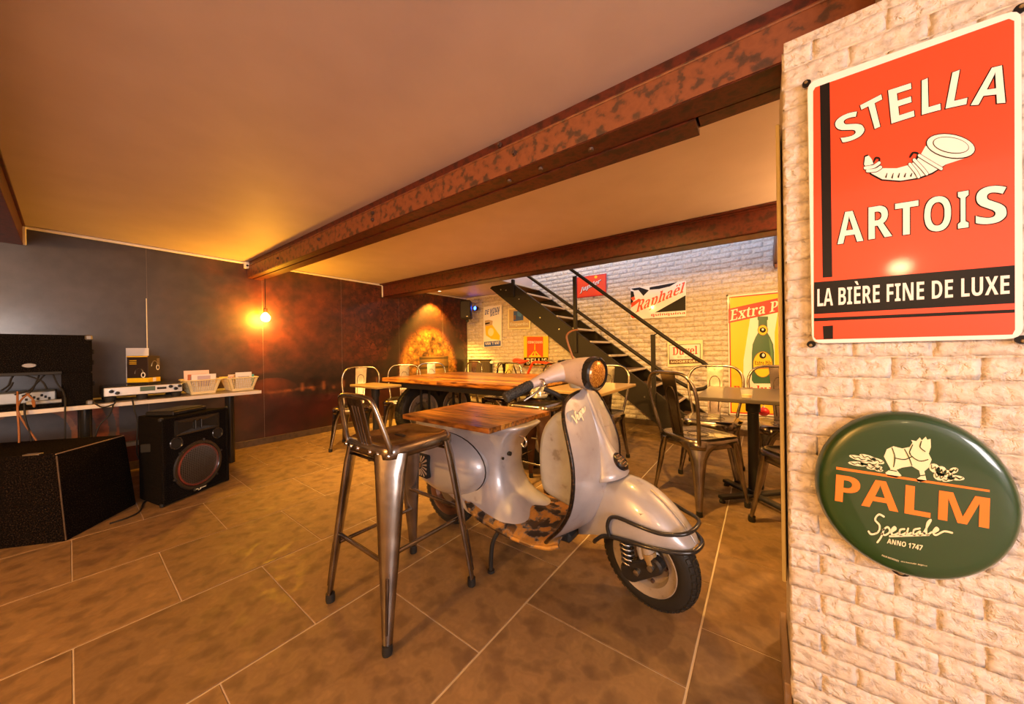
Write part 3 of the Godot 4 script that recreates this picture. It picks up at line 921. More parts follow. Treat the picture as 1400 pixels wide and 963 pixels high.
func make_chair(called: String, label: String) -> Node3D:
	var t := thing(called, label, "chair")
	obj("seat", seat_pan([[0.396, 0.182, 0.08], [0.400, 0.195, 0.085], [0.425, 0.196, 0.085], [0.450, 0.190, 0.08], [0.463, 0.181, 0.075], [0.466, 0.168, 0.07], [0.460, 0.152, 0.065], [0.456, 0.08, 0.04], [0.455, 0.01, 0.005]]), M.steel, t)
	# pressed rings in the seat
	for r in [0.10, 0.065]:
		var c: Array[Vector3] = []
		for k in 28: c.append(Vector3(cos(TAU * k / 28) * r, 0.4565, sin(TAU * k / 28) * r))
		obj("pressed_ring", tb(c, 0.003, -1, 5, true), M.steel_dark, t)
	for sx in [-1.0, 1.0]:
		for sz in [-1.0, 1.0]:
			obj("leg", pressed_leg(sx, sz, [[0.440, 0.198, 0.235, 0.028], [0.415, 0.201, 0.185, 0.030], [0.385, 0.206, 0.135, 0.032], [0.34, 0.214, 0.098, 0.032], [0.26, 0.228, 0.074, 0.028], [0.15, 0.250, 0.054, 0.022], [0.03, 0.276, 0.038, 0.016]]), M.steel, t)
			var d := Vector3(sx, 0, sz).normalized()
			obj("foot", lt([Vector2(0, 0), Vector2(0.018, 0), Vector2(0.020, 0.01), Vector2(0.019, 0.035), Vector2(0, 0.036)], 12, Transform3D(Basis(), d * 0.280)), M.rubber, t)
	var loop: Array = [Vector3(-0.168, 0.428, 0.155), Vector3(-0.172, 0.47, 0.166), Vector3(-0.196, 0.60, 0.192), Vector3(-0.212, 0.72, 0.216), Vector3(-0.205, 0.80, 0.232), Vector3(-0.172, 0.858, 0.243), Vector3(-0.115, 0.886, 0.248), Vector3(0, 0.890, 0.249)]
	for k in range(6, -1, -1): loop.append(Vector3(-loop[k].x, loop[k].y, loop[k].z))
	obj("back_frame", tb(curve(loop, 4), 0.0115, -1, 8), M.steel, t)
	var tilt := Transform3D(Basis(Vector3.RIGHT, 0.192), Vector3(0, 0.455, 0.165))
	var sp := obj("back_plate", pr(PackedVector2Array([Vector2(-0.048, 0), Vector2(0.048, 0), Vector2(0.066, 0.438), Vector2(-0.066, 0.438)]), -0.0015, 0.0025, tilt, 0.001), M.steel, t)
	for s in [0.004, -0.0035]:
		var arch: Array[Vector3] = []
		for p in [[-0.030, 0.03], [-0.040, 0.27], [-0.036, 0.315], [-0.022, 0.342], [0.0, 0.35], [0.022, 0.342], [0.036, 0.315], [0.040, 0.27], [0.030, 0.03]]: arch.append(tilt * Vector3(p[0], p[1], s))
		obj("pressed_arch", tb(curve(arch, 3), 0.0035, -1, 5), M.steel_dark, sp)
	return t

# ---------- tables ----------
func planks(st_name: String, parent: Node3D, top: MeshInstance3D, c: Vector3, s: Vector3, n: int, sd: int, m0 := 0) -> void:
	rng.seed = sd
	var w := s.z / n
	for k in n:
		var z := c.z - s.z / 2 + w * (k + 0.5)
		# some boards are pieced together from two lengths
		var cut := rng.randf_range(0.3, 0.7) if rng.randf() < 0.6 else 1.0
		var x0 := c.x - s.x / 2
		for q in ([[0.0, cut], [cut, 1.0]] if cut < 1.0 else [[0.0, 1.0]]):
			var l: float = (q[1] - q[0]) * s.x
			var o := obj(st_name, bx(Vector3.ZERO, Vector3(l - 0.0012, s.y + rng.randf_range(0, 0.0012), w - 0.0014), 0.0018), M["wood%d" % ((rng.randi() + m0) % 4)], top)
			o.position = Vector3(x0 + (q[0] + q[1]) * 0.5 * s.x, c.y, z)

func square_table(label: String, c: Vector3, size: Vector2, h: float, top: Material, turn := 0.0) -> Node3D:
	var t := thing("bistro_table", label, "table", Vector3(c.x, 0, c.z), turn)
	obj("tabletop", bx(Vector3(0, h - 0.012, 0), Vector3(size.x, 0.024, size.y), 0.004), top, t)
	obj("mounting_plate", bx(Vector3(0, h - 0.034, 0), Vector3(size.x * 0.62, 0.02, 0.06), 0.003), M.black_iron, t)
	obj("post", lt([Vector2(0, 0.03), Vector2(0.040, 0.03), Vector2(0.040, 0.07), Vector2(0.033, 0.075), Vector2(0.033, h - 0.13), Vector2(0.042, h - 0.125), Vector2(0.042, h - 0.045), Vector2(0, h - 0.044)], 20), M.black_iron, t)
	for k in 2:
		var b := S()
		box(b, Vector3(0, 0.036, 0), Vector3(0.52, 0.024, 0.05), 0.005, Basis(Vector3.UP, PI / 4 + k * PI / 2))
		obj("base_bar", b, M.black_iron, t)
	for k in 4:
		var d := Vector3(0.245, 0, 0).rotated(Vector3.UP, PI / 4 + k * PI / 2)
		obj("foot", lt([Vector2(0, 0), Vector2(0.018, 0), Vector2(0.020, 0.012), Vector2(0.012, 0.024), Vector2(0, 0.025)], 10, Transform3D(Basis(), d)), M.rubber, t)
	return t

func wheel(parent: Node, rt: float, w: float, xf: Transform3D, hub: Material, rim_mat: Material = M.cream) -> void:
	# a tyre on a pressed rim; axis along local y, whose + side is the side the axle arm is on
	var big := w * 0.5
	var ty := S()
	var prof: Array = []
	for k in 17:
		var a := -PI * 1.12 + TAU * 1.12 * 0.5 + lerpf(-PI * 0.86, PI * 0.86, k / 16.0) - PI * 0.0
		prof.append(Vector2(rt - big * 0.95 + cos(lerpf(-PI * 0.80, PI * 0.80, k / 16.0)) * big * 0.95, sin(lerpf(-PI * 0.80, PI * 0.80, k / 16.0)) * big))
	lathe(ty, prof, 48, xf)
	obj("tyre", ty, M.rubber, parent)
	var tr := S()
	for k in 44:
		var a := TAU * k / 44
		for s in [-0.62, -0.2, 0.2, 0.62]:
			var an: float = s * 1.05
			var r: float = rt - big * 0.95 + cos(an) * big * 0.97
			var tilt := Basis(Vector3.UP, a) * Basis(Vector3.BACK, an)
			box(tr, xf * (Basis(Vector3.UP, a + (PI / 44 if absf(s) < 0.4 else 0.0)) * Vector3(r, sin(an) * big, 0)), Vector3(0.006, w * 0.17, TAU * rt / 44 * 0.66), 0.0015, xf.basis * Basis(Vector3.UP, a + (PI / 44 if absf(s) < 0.4 else 0.0)) * Basis(Vector3.BACK, an))
	obj("tread", tr, M.rubber, parent)
	var ri := rt - big * 1.55
	var h := big
	var rm := S()
	lathe(rm, [Vector2(ri * 0.30, -h * 0.35), Vector2(ri * 0.72, -h * 0.30), Vector2(ri * 0.80, -h * 0.75), Vector2(ri * 0.98, -h * 0.80), Vector2(ri * 1.06, -h * 0.95), Vector2(ri * 1.10, -h * 0.90), Vector2(ri * 1.08, h * 0.90), Vector2(ri * 1.05, h * 0.95), Vector2(ri * 0.97, h * 0.80), Vector2(ri * 0.80, h * 0.74), Vector2(ri * 0.72, h * 0.30), Vector2(ri * 0.30, h * 0.34)], 40, xf)
	obj("rim", rm, rim_mat, parent)
	obj("brake_drum", lt([Vector2(0, -h * 0.5), Vector2(ri * 0.55, -h * 0.5), Vector2(ri * 0.58, h * 0.30), Vector2(ri * 0.52, h * 0.55), Vector2(ri * 0.25, h * 0.62), Vector2(ri * 0.22, h * 0.8), Vector2(0, h * 0.82)], 28, xf), hub, parent)
	for k in 5:
		var a := TAU * k / 5
		obj("wheel_nut", lt([Vector2(0, 0), Vector2(0.008, 0), Vector2(0.008, 0.009), Vector2(0, 0.011)], 6, xf * Transform3D(Basis(), Vector3(cos(a) * ri * 0.65, h * 0.31, sin(a) * ri * 0.65))), M.bolt, parent)

func build_cart_table() -> void:
	var t := thing("cart_table", "long thick plank table on black iron frame and old tyred wheels", "table", Vector3(-2.46, 0, -2.70))
	var top := obj("tabletop", bx(Vector3(0, 0.728, 0), Vector3(1.86, 0.006, 1.10), 0.002), M.wood2, t)
	planks("plank", t, top, Vector3(0, 0.760, 0), Vector3(1.92, 0.040, 1.18), 9, 5, 4)
	var rail := S()
	for z in [-0.51, 0.53]: box(rail, Vector3(0.03, 0.702, z), Vector3(1.70, 0.046, 0.05), 0.004)
	for x in [-0.80, 0.84]: box(rail, Vector3(x, 0.702, 0), Vector3(0.05, 0.046, 1.06), 0.004)
	obj("frame", rail, M.black_iron, t)
	for sx in [-1.0, 1.0]:
		for sz in [-1.0, 1.0]:
			var ax := Vector3(sx * 0.93 if sx < 0 else 0.80, 0.335, sz * 0.10 if sz > 0 else -0.42)
			var w := Node3D.new()
			w.name = "wheel"
			t.add_child(w, true)
			w.position = ax
			wheel(w, 0.335, 0.17, Transform3D(Basis(Vector3.BACK, -PI / 2), Vector3.ZERO), M.alu)
			for dz in [-0.05, 0.07]: obj("post", tb([ax + Vector3(0.11, 0.0, dz), ax + Vector3(0.12, 0.37, dz)], 0.015), M.black_iron, t)
			obj("axle_plate", bx(ax + Vector3(0.11, 0, 0.01), Vector3(0.02, 0.05, 0.20), 0.004), M.black_iron, t)

func build_seating() -> void:
	var s0 := make_stool("bar_stool", "low-backed brushed steel bar stool in the foreground beside the scooter", true)
	s0.position = Vector3(-1.272, 0, -0.868)
	var s1 := make_stool("bar_stool", "backless steel stool whose corner shows behind the scooter's small tabletop", false)
	s1.position = Vector3(-1.355, 0, -2.10)
	s1.scale = Vector3(0.95, 0.95, 0.95)
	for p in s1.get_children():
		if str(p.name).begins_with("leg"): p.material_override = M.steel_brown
	var c := make_chair("steel_chair", "steel chair with dark back plate nearest the camera, at the pillar-side table")
	c.position = Vector3(-0.37, 0, -2.63)
	c.rotation.y = -0.64
	var spots := [
		[Vector3(-0.36, 0, -3.27), 3.10, "steel chair behind the pillar-side table, in front of the yellow bottle sign"],
		[Vector3(0.21, 0, -2.42), 0.62, "steel chair cut off by the near wall, its back a thin edge-on blade"],
		[Vector3(0.14, 0, -3.30), 3.3, "steel chair half hidden behind the near wall, right of the table post"],
		[Vector3(-1.26, 0, -3.06), 3.14, "steel chair behind the scooter headlight, under the corner of a table by the stairs"],
		[Vector3(-3.73, 0, -1.96), -2.36, "steel chair nearest the dark printed wall, left of the small side table"],
		[Vector3(-3.77, 0, -2.60), -2.36, "steel chair against the printed wall, second from the stool, below the lit niche"],
		[Vector3(-3.95, 0, -3.26), -2.2, "steel chair in front of the barrel at the far left end of the plank table"],
		[Vector3(-3.86, 0, -3.80), 3.0, "steel chair behind the plank table, in front of the radiator"],
		[Vector3(-2.79, 0, -3.42), 3.2, "steel chair behind the plank table, below the red and yellow sign"],
		[Vector3(-2.12, 0, -3.40), 2.9, "steel chair behind the plank table, just left of the scooter handlebar"],
	]
	for q in spots: dup(c, "steel_chair", q[0], q[1], q[2])
	var s2 := dup(s0, "bar_stool", Vector3(-3.12, 0, -4.12), 0.2, "low-backed bar stool at the far wall, right of the radiator")
	s2.scale = Vector3.ONE
	square_table("dark square bistro table beside the near wall, holding a glass candle holder", Vector3(-0.06, 0, -2.83), Vector2(0.60, 0.74), 0.735, M.table_grey)
	square_table("small square table at the printed wall behind the bar stool", Vector3(-3.27, 0, -1.94), Vector2(0.52, 0.28), 0.725, M.table_gold)
	square_table("square table by the stairs, behind the scooter headlight", Vector3(-1.19, 0, -2.68), Vector2(0.54, 0.80), 0.74, M.table_gold)
	build_cart_table()
	# what stands on them
	var g := thing("candle_holder", "small clear glass candle holder on the table beside the near wall", "candle holder", on_y(1021, 545, 0.735))
	var cup := S()
	lathe(cup, [Vector2(0.024, 0.0), Vector2(0.030, 0.002), Vector2(0.034, 0.055), Vector2(0.031, 0.056), Vector2(0.027, 0.008), Vector2(0.0, 0.007)], 20)
	obj("cup", cup, M.glass, g)
	obj("wax", lt([Vector2(0, 0.008), Vector2(0.026, 0.008), Vector2(0.027, 0.024), Vector2(0, 0.023)], 16), mat(Color(0.75, 0.50, 0.18), 0.5), g)
	var b := thing("glass_jar", "dimpled grey glass jar on the backless stool behind the scooter grip", "jar", s1.position + Vector3(0.0, 0.702, -0.03))
	var jar := S()
	lathe(jar, [Vector2(0.0, 0.0), Vector2(0.06, 0.0), Vector2(0.068, 0.012), Vector2(0.064, 0.05), Vector2(0.055, 0.075), Vector2(0.05, 0.10), Vector2(0.054, 0.112), Vector2(0.046, 0.112), Vector2(0.044, 0.09), Vector2(0.052, 0.03), Vector2(0.0, 0.012)], 20)
	obj("jar_body", jar, mat(Color(0.42, 0.43, 0.45), 0.15, 0.5), b)
	obj("jar_band", lt([Vector2(0.066, 0.03), Vector2(0.070, 0.035), Vector2(0.066, 0.042)], 20), M.chrome, b)
	var l := thing("red_lantern", "little round red lantern hanging under the table, before the yellow sign", "lantern", on_z(1044, 563, -3.35) - Vector3(0, 0.035, 0))
	obj("body", lt([Vector2(0, 0), Vector2(0.02, 0.004), Vector2(0.037, 0.022), Vector2(0.040, 0.036), Vector2(0.036, 0.05), Vector2(0.02, 0.066), Vector2(0, 0.07)], 18), M.crimson, l)
	obj("knob", lt([Vector2(0, 0.068), Vector2(0.008, 0.068), Vector2(0.008, 0.08), Vector2(0, 0.082)], 10), M.white, l)
	obj("cord", tb([Vector3(0, 0.08, 0), Vector3(0, 0.17, 0)], 0.002, -1, 5), M.black, l)
	# the red saddle that shows over the plank table
	var r := thing("moped", "parked moped with red saddle, glimpsed above the far edge of the plank table", "moped", on_z(713, 493, -4.56) * Vector3(1, 0, 1) + Vector3(0.04, 0, 0))
	var sd := S()
	var rows: Array = []
	for k in 9:
		var u := k / 8.0
		var wv: float = [0.02, 0.10, 0.125, 0.12, 0.10, 0.075, 0.055, 0.04, 0.012][k]
		var ring: Array[Vector3] = []
		for j in 10:
			var a := TAU * j / 10
			ring.append(Vector3(-0.20 + 0.32 * u, 0.885 + 0.012 * cos(u * 6.0) + sin(a) * wv * 0.42, cos(a) * wv))
		rows.append(ring)
	loft(sd, rows, true, true)
	obj("saddle", sd, M.red, r)
	obj("saddle_post", tb([Vector3(-0.08, 0.87, 0), Vector3(-0.02, 0.45, 0)], 0.016), M.chrome, r)
	obj("frame_tube", tb(curve([Vector3(-0.02, 0.47, 0), Vector3(0.15, 0.80, 0), Vector3(0.24, 0.87, 0), Vector3(0.55, 0.84, 0), Vector3(0.62, 0.78, 0)], 4), 0.022), M.red, r)
	obj("frame_tube", tb([Vector3(-0.02, 0.45, 0), Vector3(0.25, 0.38, 0), Vector3(0.60, 0.80, 0)], 0.02), M.red, r)
	obj("fork", tb([Vector3(0.60, 0.86, 0), Vector3(0.76, 0.29, 0)], 0.018), M.chrome, r)
	obj("handlebar", tb(curve([Vector3(0.58, 0.90, 0.28), Vector3(0.60, 0.90, 0.12), Vector3(0.61, 0.86, 0), Vector3(0.60, 0.90, -0.12), Vector3(0.58, 0.90, -0.2)], 4), 0.011), M.chrome, r)
	for x in [-0.36, 0.78]:
		var w := Node3D.new()
		w.name = "wheel"
		r.add_child(w, true)
		w.position = Vector3(x, 0.27, 0)
		wheel(w, 0.27, 0.06, Transform3D(Basis(Vector3.RIGHT, PI / 2), Vector3.ZERO), M.alu)
	obj("swing_arm", tb([Vector3(-0.02, 0.43, 0.05), Vector3(-0.36, 0.27, 0.05)], 0.014), M.black_iron, r)

# ---------- the scooter made into a table ----------
func row_at(a: Array, u: float) -> Array:   # smooth interpolation in a table of equal-length rows, u from 0 to 1
	var f := u * (a.size() - 1)
	var i := mini(int(f), a.size() - 2)
	var t := f - i
	var out: Array = []
	for k in a[0].size():
		out.append(cubic_interpolate(a[i][k], a[i + 1][k], a[maxi(i - 1, 0)][k], a[mini(i + 2, a.size() - 1)][k], t))
	return out
func sheet(st: SurfaceTool, rows: Array, thick: float, flip := false) -> void:   # a curved sheet with two faces and an edge
	var n: int = rows.size()
	var m: int = rows[0].size()
	var back: Array = []
	for i in n:
		var r: Array[Vector3] = []
		for j in m:
			var a: Vector3 = rows[mini(i + 1, n - 1)][j] - rows[maxi(i - 1, 0)][j]
			var b: Vector3 = rows[i][mini(j + 1, m - 1)] - rows[i][maxi(j - 1, 0)]
			var nn := b.cross(a).normalized() * (-1.0 if flip else 1.0)
			r.append(rows[i][j] - nn * thick)
		back.append(r)
	grid(st, rows, false, false, flip)
	grid(st, back, false, false, not flip)
	st.set_smooth_group(-1)
	for i in n - 1:
		for j in [0, m - 1]:
			if (j == 0) != flip: quad(st, rows[i][j], rows[i + 1][j], back[i + 1][j], back[i][j])
			else: quad(st, rows[i][j], back[i][j], back[i + 1][j], rows[i + 1][j])
	for j in m - 1:
		for i in [0, n - 1]:
			if (i == 0) == flip: quad(st, rows[i][j], rows[i][j + 1], back[i][j + 1], back[i][j])
			else: quad(st, rows[i][j], back[i][j], back[i][j + 1], rows[i][j + 1])
	st.set_smooth_group(0)

func shield_point(v: float, t: float) -> Vector3:   # v: 0 bottom .. 1 top, t: -1 left edge .. 1 right edge (room x, y; z from the middle plane)
	# height, middle x, edge x, half width
	var r := row_at([
		[0.215, -0.735, -0.765, 0.185], [0.270, -0.640, -0.722, 0.215], [0.340, -0.570, -0.664, 0.238], [0.430, -0.535, -0.612, 0.252], [0.520, -0.538, -0.592, 0.257],
		[0.610, -0.560, -0.594, 0.254], [0.700, -0.588, -0.618, 0.242], [0.780, -0.614, -0.648, 0.220], [0.835, -0.634, -0.664, 0.185], [0.865, -0.646, -0.664, 0.130], [0.878, -0.652, -0.660, 0.05]], v)
	var s := absf(t)
	return Vector3(lerpf(r[1], r[2], pow(s, 1.8)), r[0] - 0.012 * s * s * smoothstep(0.0, 0.25, v), r[3] * t)

func build_scooter() -> void:
	var P := Vector3(-0.95, 0, -1.42)
	var t := thing("scooter_table", "worn grey vintage scooter with a plank tabletop in place of its seat", "scooter", P)
	var at := Transform3D(Basis(), Vector3(0.95, 0, 0))   # shapes are given with room x
	# steering turns the front about its raked column
	var s1 := Vector3(-0.655, 0.93, 0)
	var s2 := Vector3(-0.395, 0.22, 0)
	var turn := Basis((s1 - s2).normalized(), -0.24)
	var front := at * Transform3D(turn, s1 - turn * s1)
	var headf := front * Transform3D(Basis(), Vector3(-0.062, 0.006, 0))
	front = front * Transform3D(Basis(), Vector3(-0.030, 0, 0))
	# leg shield
	var rows: Array = []
	for i in 29:
		var row: Array[Vector3] = []
		for j in 25: row.append(at * shield_point(i / 28.0, lerpf(1, -1, j / 24.0)))
		rows.append(row)
	var st := S()
	sheet(st, rows, 0.004)
	var shield := obj("leg_shield", st, M.paint, t)
	var edge: Array = []
	for i in 25: edge.append(at * shield_point(i / 24.0 * 0.985, 1.0))
	for i in range(24, -1, -1): edge.append(at * shield_point(i / 24.0 * 0.985, -1.0))
	obj("edge_trim", tb(edge, 0.0085, -1, 8), M.rim_strip, shield)
	# column cover down the middle of the shield with its flared horn casing
	rows = []
	for r in [[0.875, -0.650, 0.026, 0.014], [0.80, -0.622, 0.028, 0.018], [0.72, -0.594, 0.030, 0.022], [0.66, -0.573, 0.036, 0.028], [0.62, -0.560, 0.050, 0.036], [0.585, -0.550, 0.070, 0.048], [0.55, -0.543, 0.086, 0.062], [0.525, -0.540, 0.098, 0.076], [0.505, -0.538, 0.108, 0.086], [0.499, -0.538, 0.105, 0.083]]:
		var ring: Array[Vector3] = []
		for k in 18:
			var a := PI * k / 17.0
			ring.append(at * Vector3(r[1] - 0.012 + sin(a) * r[3], r[0] + sin(a) * r[3] * 0.22, cos(a) * r[2]))
		rows.append(ring)
	rows.reverse()
	st = S()
	loft(st, rows, true, true)
	var hc := obj("horn_cover", st, M.paint, t)
	var hx := at * Transform3D(Basis(Vector3.BACK, -PI / 2 + 0.75) , Vector3(-0.497, 0.568, 0.0))
	obj("horn_grille", lt([Vector2(0, -0.02), Vector2(0.038, -0.02), Vector2(0.042, 0.006), Vector2(0.036, 0.012), Vector2(0.032, 0.008), Vector2(0.012, 0.010), Vector2(0, 0.013)], 24, hx), M.rim_strip, hc)
	for k in 5: obj("grille_bar", bx(hx * Vector3((k - 2) * 0.013, 0.011, 0), Vector3(0.004, 0.004, 0.056 - absf(k - 2.0) * 0.012), 0.001, hx.basis), M.brown, hc)
	# script badge and the little plate on the column cover
	var bc := shield_point(0.70, 0.56)
	var bu := (shield_point(0.70, 0.40) - shield_point(0.70, 0.72)).normalized()
	var bv := (shield_point(0.74, 0.56) - shield_point(0.66, 0.56)).normalized()
	var bn := bu.cross(bv).normalized()
	bu = bu.rotated(bn, 0.38)
	bv = bv.rotated(bn, 0.38)
	var o := P + at * bc + bn * 0.004
	var script := S()
	var bxf := inverse_of(t) * Transform3D(Basis(bu, bv, bn), o)
	# pen strokes spelling Vespa
	for stroke in [[[-0.050, 0.020], [-0.044, 0.022], [-0.040, 0.0], [-0.037, -0.010], [-0.026, 0.012], [-0.020, 0.022], [-0.014, 0.021]],
			[[-0.024, -0.002], [-0.014, 0.002], [-0.014, 0.008], [-0.020, 0.008], [-0.022, -0.004], [-0.014, -0.008], [-0.006, -0.001]],
			[[-0.006, -0.001], [0.0, 0.009], [0.001, -0.002], [-0.002, -0.008], [-0.007, -0.006]],
			[[0.004, -0.001], [0.008, 0.008], [0.004, -0.026]], [[0.008, 0.006], [0.015, 0.008], [0.016, -0.002], [0.009, -0.007]],
			[[0.032, 0.007], [0.024, 0.007], [0.022, -0.005], [0.030, -0.005], [0.034, 0.008], [0.033, -0.006], [0.040, -0.005], [0.050, 0.004]]]:
		var pp: Array = []
		for q in stroke: pp.append(Vector2(q[0], q[1]) * 1.12)
		prism(script, ribbon(pp, 0.0052), 0.0, 0.002, bxf)
	obj("script_badge", script, M.bone, shield)
	var plate := obj("front_badge", bx(at * Vector3(-0.598, 0.735, -0.085), Vector3(0.004, 0.085, 0.038), 0.001, Basis(Vector3.UP, -0.42) * Basis(Vector3.BACK, 0.36)), M.cream, shield)
	# glove box behind the shield
	var gl := PackedVector2Array()
	var gp: Array = []
	for q in [[-0.640, 0.800], [-0.690, 0.795], [-0.740, 0.755], [-0.775, 0.690], [-0.788, 0.600], [-0.785, 0.510], [-0.775, 0.455], [-0.745, 0.430], [-0.690, 0.415], [-0.635, 0.400]]: gp.append(Vector3(q[0] + 0.95, q[1], 0))
	for q in curve(gp, 4): gl.append(Vector2(q.x, q.y))
	gl.append(Vector2(-0.60 + 0.95, 0.46))
	gl.append(Vector2(-0.585 + 0.95, 0.56))
	gl.append(Vector2(-0.615 + 0.95, 0.70))
	st = S()
	var gc := Vector2(0.95 - 0.69, 0.60)
	rows = []
	if Geometry2D.is_polygon_clockwise(gl): gl.reverse()
	for q in [[-0.192, 0.90], [-0.184, 0.96], [-0.170, 0.99], [-0.15, 1.0], [0.15, 1.0], [0.174, 0.99], [0.188, 0.965], [0.196, 0.91], [0.198, 0.80]]:
		var ring: Array[Vector3] = []
		for p in gl:
			var w: Vector2 = gc + (p - gc) * q[1]
			ring.append(Vector3(w.x, w.y, q[0]))
		rows.append(ring)
	loft(st, rows)
	var gb := obj("glove_box", st, M.paint_blue, t)
	var ge: Array = []
	for q in curve(gp, 4): ge.append(Vector3(q.x - 0.003, q.y, 0.150))
	obj("box_seam", tb(ge, 0.004, -1, 6), M.rim_strip, gb)
	# floorboard: worn to bare metal and old yellow paint
	rows = []
	for r in [[-0.700, 0.245, 0.185], [-0.74, 0.228, 0.20], [-0.82, 0.222, 0.215], [-0.92, 0.226, 0.222], [-1.02, 0.236, 0.222], [-1.12, 0.250, 0.218], [-1.20, 0.268, 0.205], [-1.26, 0.285, 0.17]]:
		var ring: Array[Vector3] = []
		for k in 21:
			var s := lerpf(-1, 1, k / 20.0)
			var hump := 0.022 * exp(-pow(s / 0.28, 2.0))
			ring.append(at * Vector3(r[0], r[1] + hump - 0.020 * smoothstep(0.85, 1.0, absf(s)), r[2] * s))
		rows.append(ring)
	st = S()
	sheet(st, rows, 0.006, false)
	var fb := obj("floorboard", st, M.peel, t)
	for s in [-1.0, 1.0]:
		var ln: Array = []
		for r in rows: ln.append(r[20 if s > 0 else 0])
		obj("floor_edge", tb(ln, 0.010, -1, 8), M.peel, fb)
	obj("floor_beam", bx(at * Vector3(-0.93, 0.20, 0), Vector3(0.46, 0.045, 0.16), 0.012), M.black_iron, t)
	# body from the floorboard up to the tabletop, hollowed at the front
	rows = []
	for r in [[0.225, -0.90, -1.30, 0.200], [0.245, -0.935, -1.36, 0.190], [0.275, -0.985, -1.50, 0.176], [0.32, -1.030, -1.64, 0.164], [0.38, -1.060, -1.72, 0.156], [0.45, -1.072, -1.76, 0.152], [0.52, -1.066, -1.775, 0.152], [0.58, -1.040, -1.775, 0.156], [0.625, -1.000, -1.77, 0.162], [0.655, -0.962, -1.765, 0.167], [0.672, -0.945, -1.76, 0.165], [0.676, -0.955, -1.75, 0.158]]:
		var ring: Array[Vector3] = []
		var cx: float = (r[1] + r[2]) / 2
		var hx2: float = (r[1] - r[2]) / 2
		for k in 48:
			var a := TAU * k / 48
			var cc := cos(a)
			var ss := sin(a)
			ring.append(at * Vector3(cx + signf(cc) * pow(absf(cc), 0.42) * hx2, r[0], -signf(ss) * pow(absf(ss), 0.55) * r[3]))
		rows.append(ring)
	st = S()
	loft(st, rows)
	var body := obj("rear_body", st, M.paint, t)
	obj("hook", tb(curve([at * Vector3(-0.955, 0.635, 0.10), at * Vector3(-0.925, 0.63, 0.10), at * Vector3(-0.915, 0.605, 0.10), at * Vector3(-0.93, 0.588, 0.10), at * Vector3(-0.945, 0.60, 0.10)], 4), 0.005, -1, 6), M.chrome, body)
	obj("knob", lt([Vector2(0, 0), Vector2(0.011, 0), Vector2(0.011, 0.016), Vector2(0, 0.018)], 14, at * Transform3D(Basis(Vector3.BACK, -PI / 2), Vector3(-1.066, 0.52, 0.05))), M.black, body)
	obj("keyhole", lt([Vector2(0, 0), Vector2(0.007, 0), Vector2(0.007, 0.006), Vector2(0, 0.007)], 12, at * Transform3D(Basis(Vector3.BACK, -PI / 2), Vector3(-1.068, 0.505, 0.095))), M.black, body)
	# swelling side panels
	for s in [1.0, -1.0]:
		rows = []
		for i in 15:
			var v := i / 14.0
			var ring: Array[Vector3] = []
			for k in 40:
				var a := TAU * k / 40
				var f := sqrt(maxf(0.0, 1.0 - v * v))
				var rx := 0.300 * pow(f, 0.72)
				var ry := 0.172 * pow(f, 0.72)
				var x := cos(a)
				var y := sin(a)
				# blunt at the front, drawn out and lower at the back
				var px := (x * rx) if x > 0 else (x * rx * 1.16)
				ring.append(at * Vector3(-1.425 + px, 0.440 + y * ry * (1.0 if x > 0 else lerpf(1.0, 0.74, -x)) + (0.0 if x > 0 else 0.0), s * (0.135 + 0.125 * v)))
			rows.append(ring)
		st = S()
		grid(st, rows, true, false, s < 0)
		var cowl := obj("side_panel", st, M.paint, t)
		var seam: Array = []
		for k in 40: seam.append(rows[3][k] + Vector3(0, 0, s * -0.004))
		obj("panel_seam", tb(seam, 0.004, -1, 6, true), M.rim_strip, cowl)
		if s > 0:
			# black square with a sunburst of pale rays
			var pl := at * Transform3D(Basis(Vector3.UP, -0.06) * Basis(Vector3.RIGHT, -0.02), Vector3(-1.515, 0.435, 0.266))
			obj("emblem_plate", pr(rrect(-0.075, -0.062, 0.075, 0.062, 0.012), -0.03, 0.003, pl, 0.001), M.black, cowl)
			var rays := S()
			for k in 18:
				var a := TAU * (k + 0.5) / 18
				var d := Vector2(cos(a), sin(a))
				var far := minf(0.066 / maxf(absf(d.x), 0.01), 0.054 / maxf(absf(d.y), 0.01))
				var q := d.orthogonal()
				prism(rays, PackedVector2Array([d * 0.022 + q * 0.0012, d * far + q * far * 0.075, d * far - q * far * 0.075, d * 0.022 - q * 0.0012]), 0.003, 0.0042, pl)
			obj("emblem_rays", rays, M.tan, cowl)
			obj("emblem_centre", pr(PackedVector2Array([Vector2(-0.014, 0.012), Vector2(0.014, 0.012), Vector2(0.012, -0.006), Vector2(0, -0.016), Vector2(-0.012, -0.006)]), 0.003, 0.0045, pl), M.brown, cowl)
	# rear wheel
	var rw := Node3D.new()
	rw.name = "rear_wheel"
	t.add_child(rw, true)
	rw.position = Vector3(-0.61, 0.205, 0)
	wheel(rw, 0.205, 0.09, Transform3D(Basis(Vector3.RIGHT, PI / 2), Vector3.ZERO), M.dull_metal, M.steel_brown)
	# stand
	obj("stand", tb(curve([at * Vector3(-0.985, 0.225, 0.15), at * Vector3(-1.015, 0.20, 0.19), at * Vector3(-1.040, 0.14, 0.215), at * Vector3(-1.047, 0.06, 0.222), at * Vector3(-1.048, 0.008, 0.222)], 5), 0.0105), M.black_iron, t)
	obj("stand", tb(curve([at * Vector3(-0.985, 0.225, -0.15), at * Vector3(-1.015, 0.20, -0.19), at * Vector3(-1.040, 0.14, -0.215), at * Vector3(-1.047, 0.06, -0.222), at * Vector3(-1.048, 0.008, -0.222)], 5), 0.0105), M.black_iron, t)
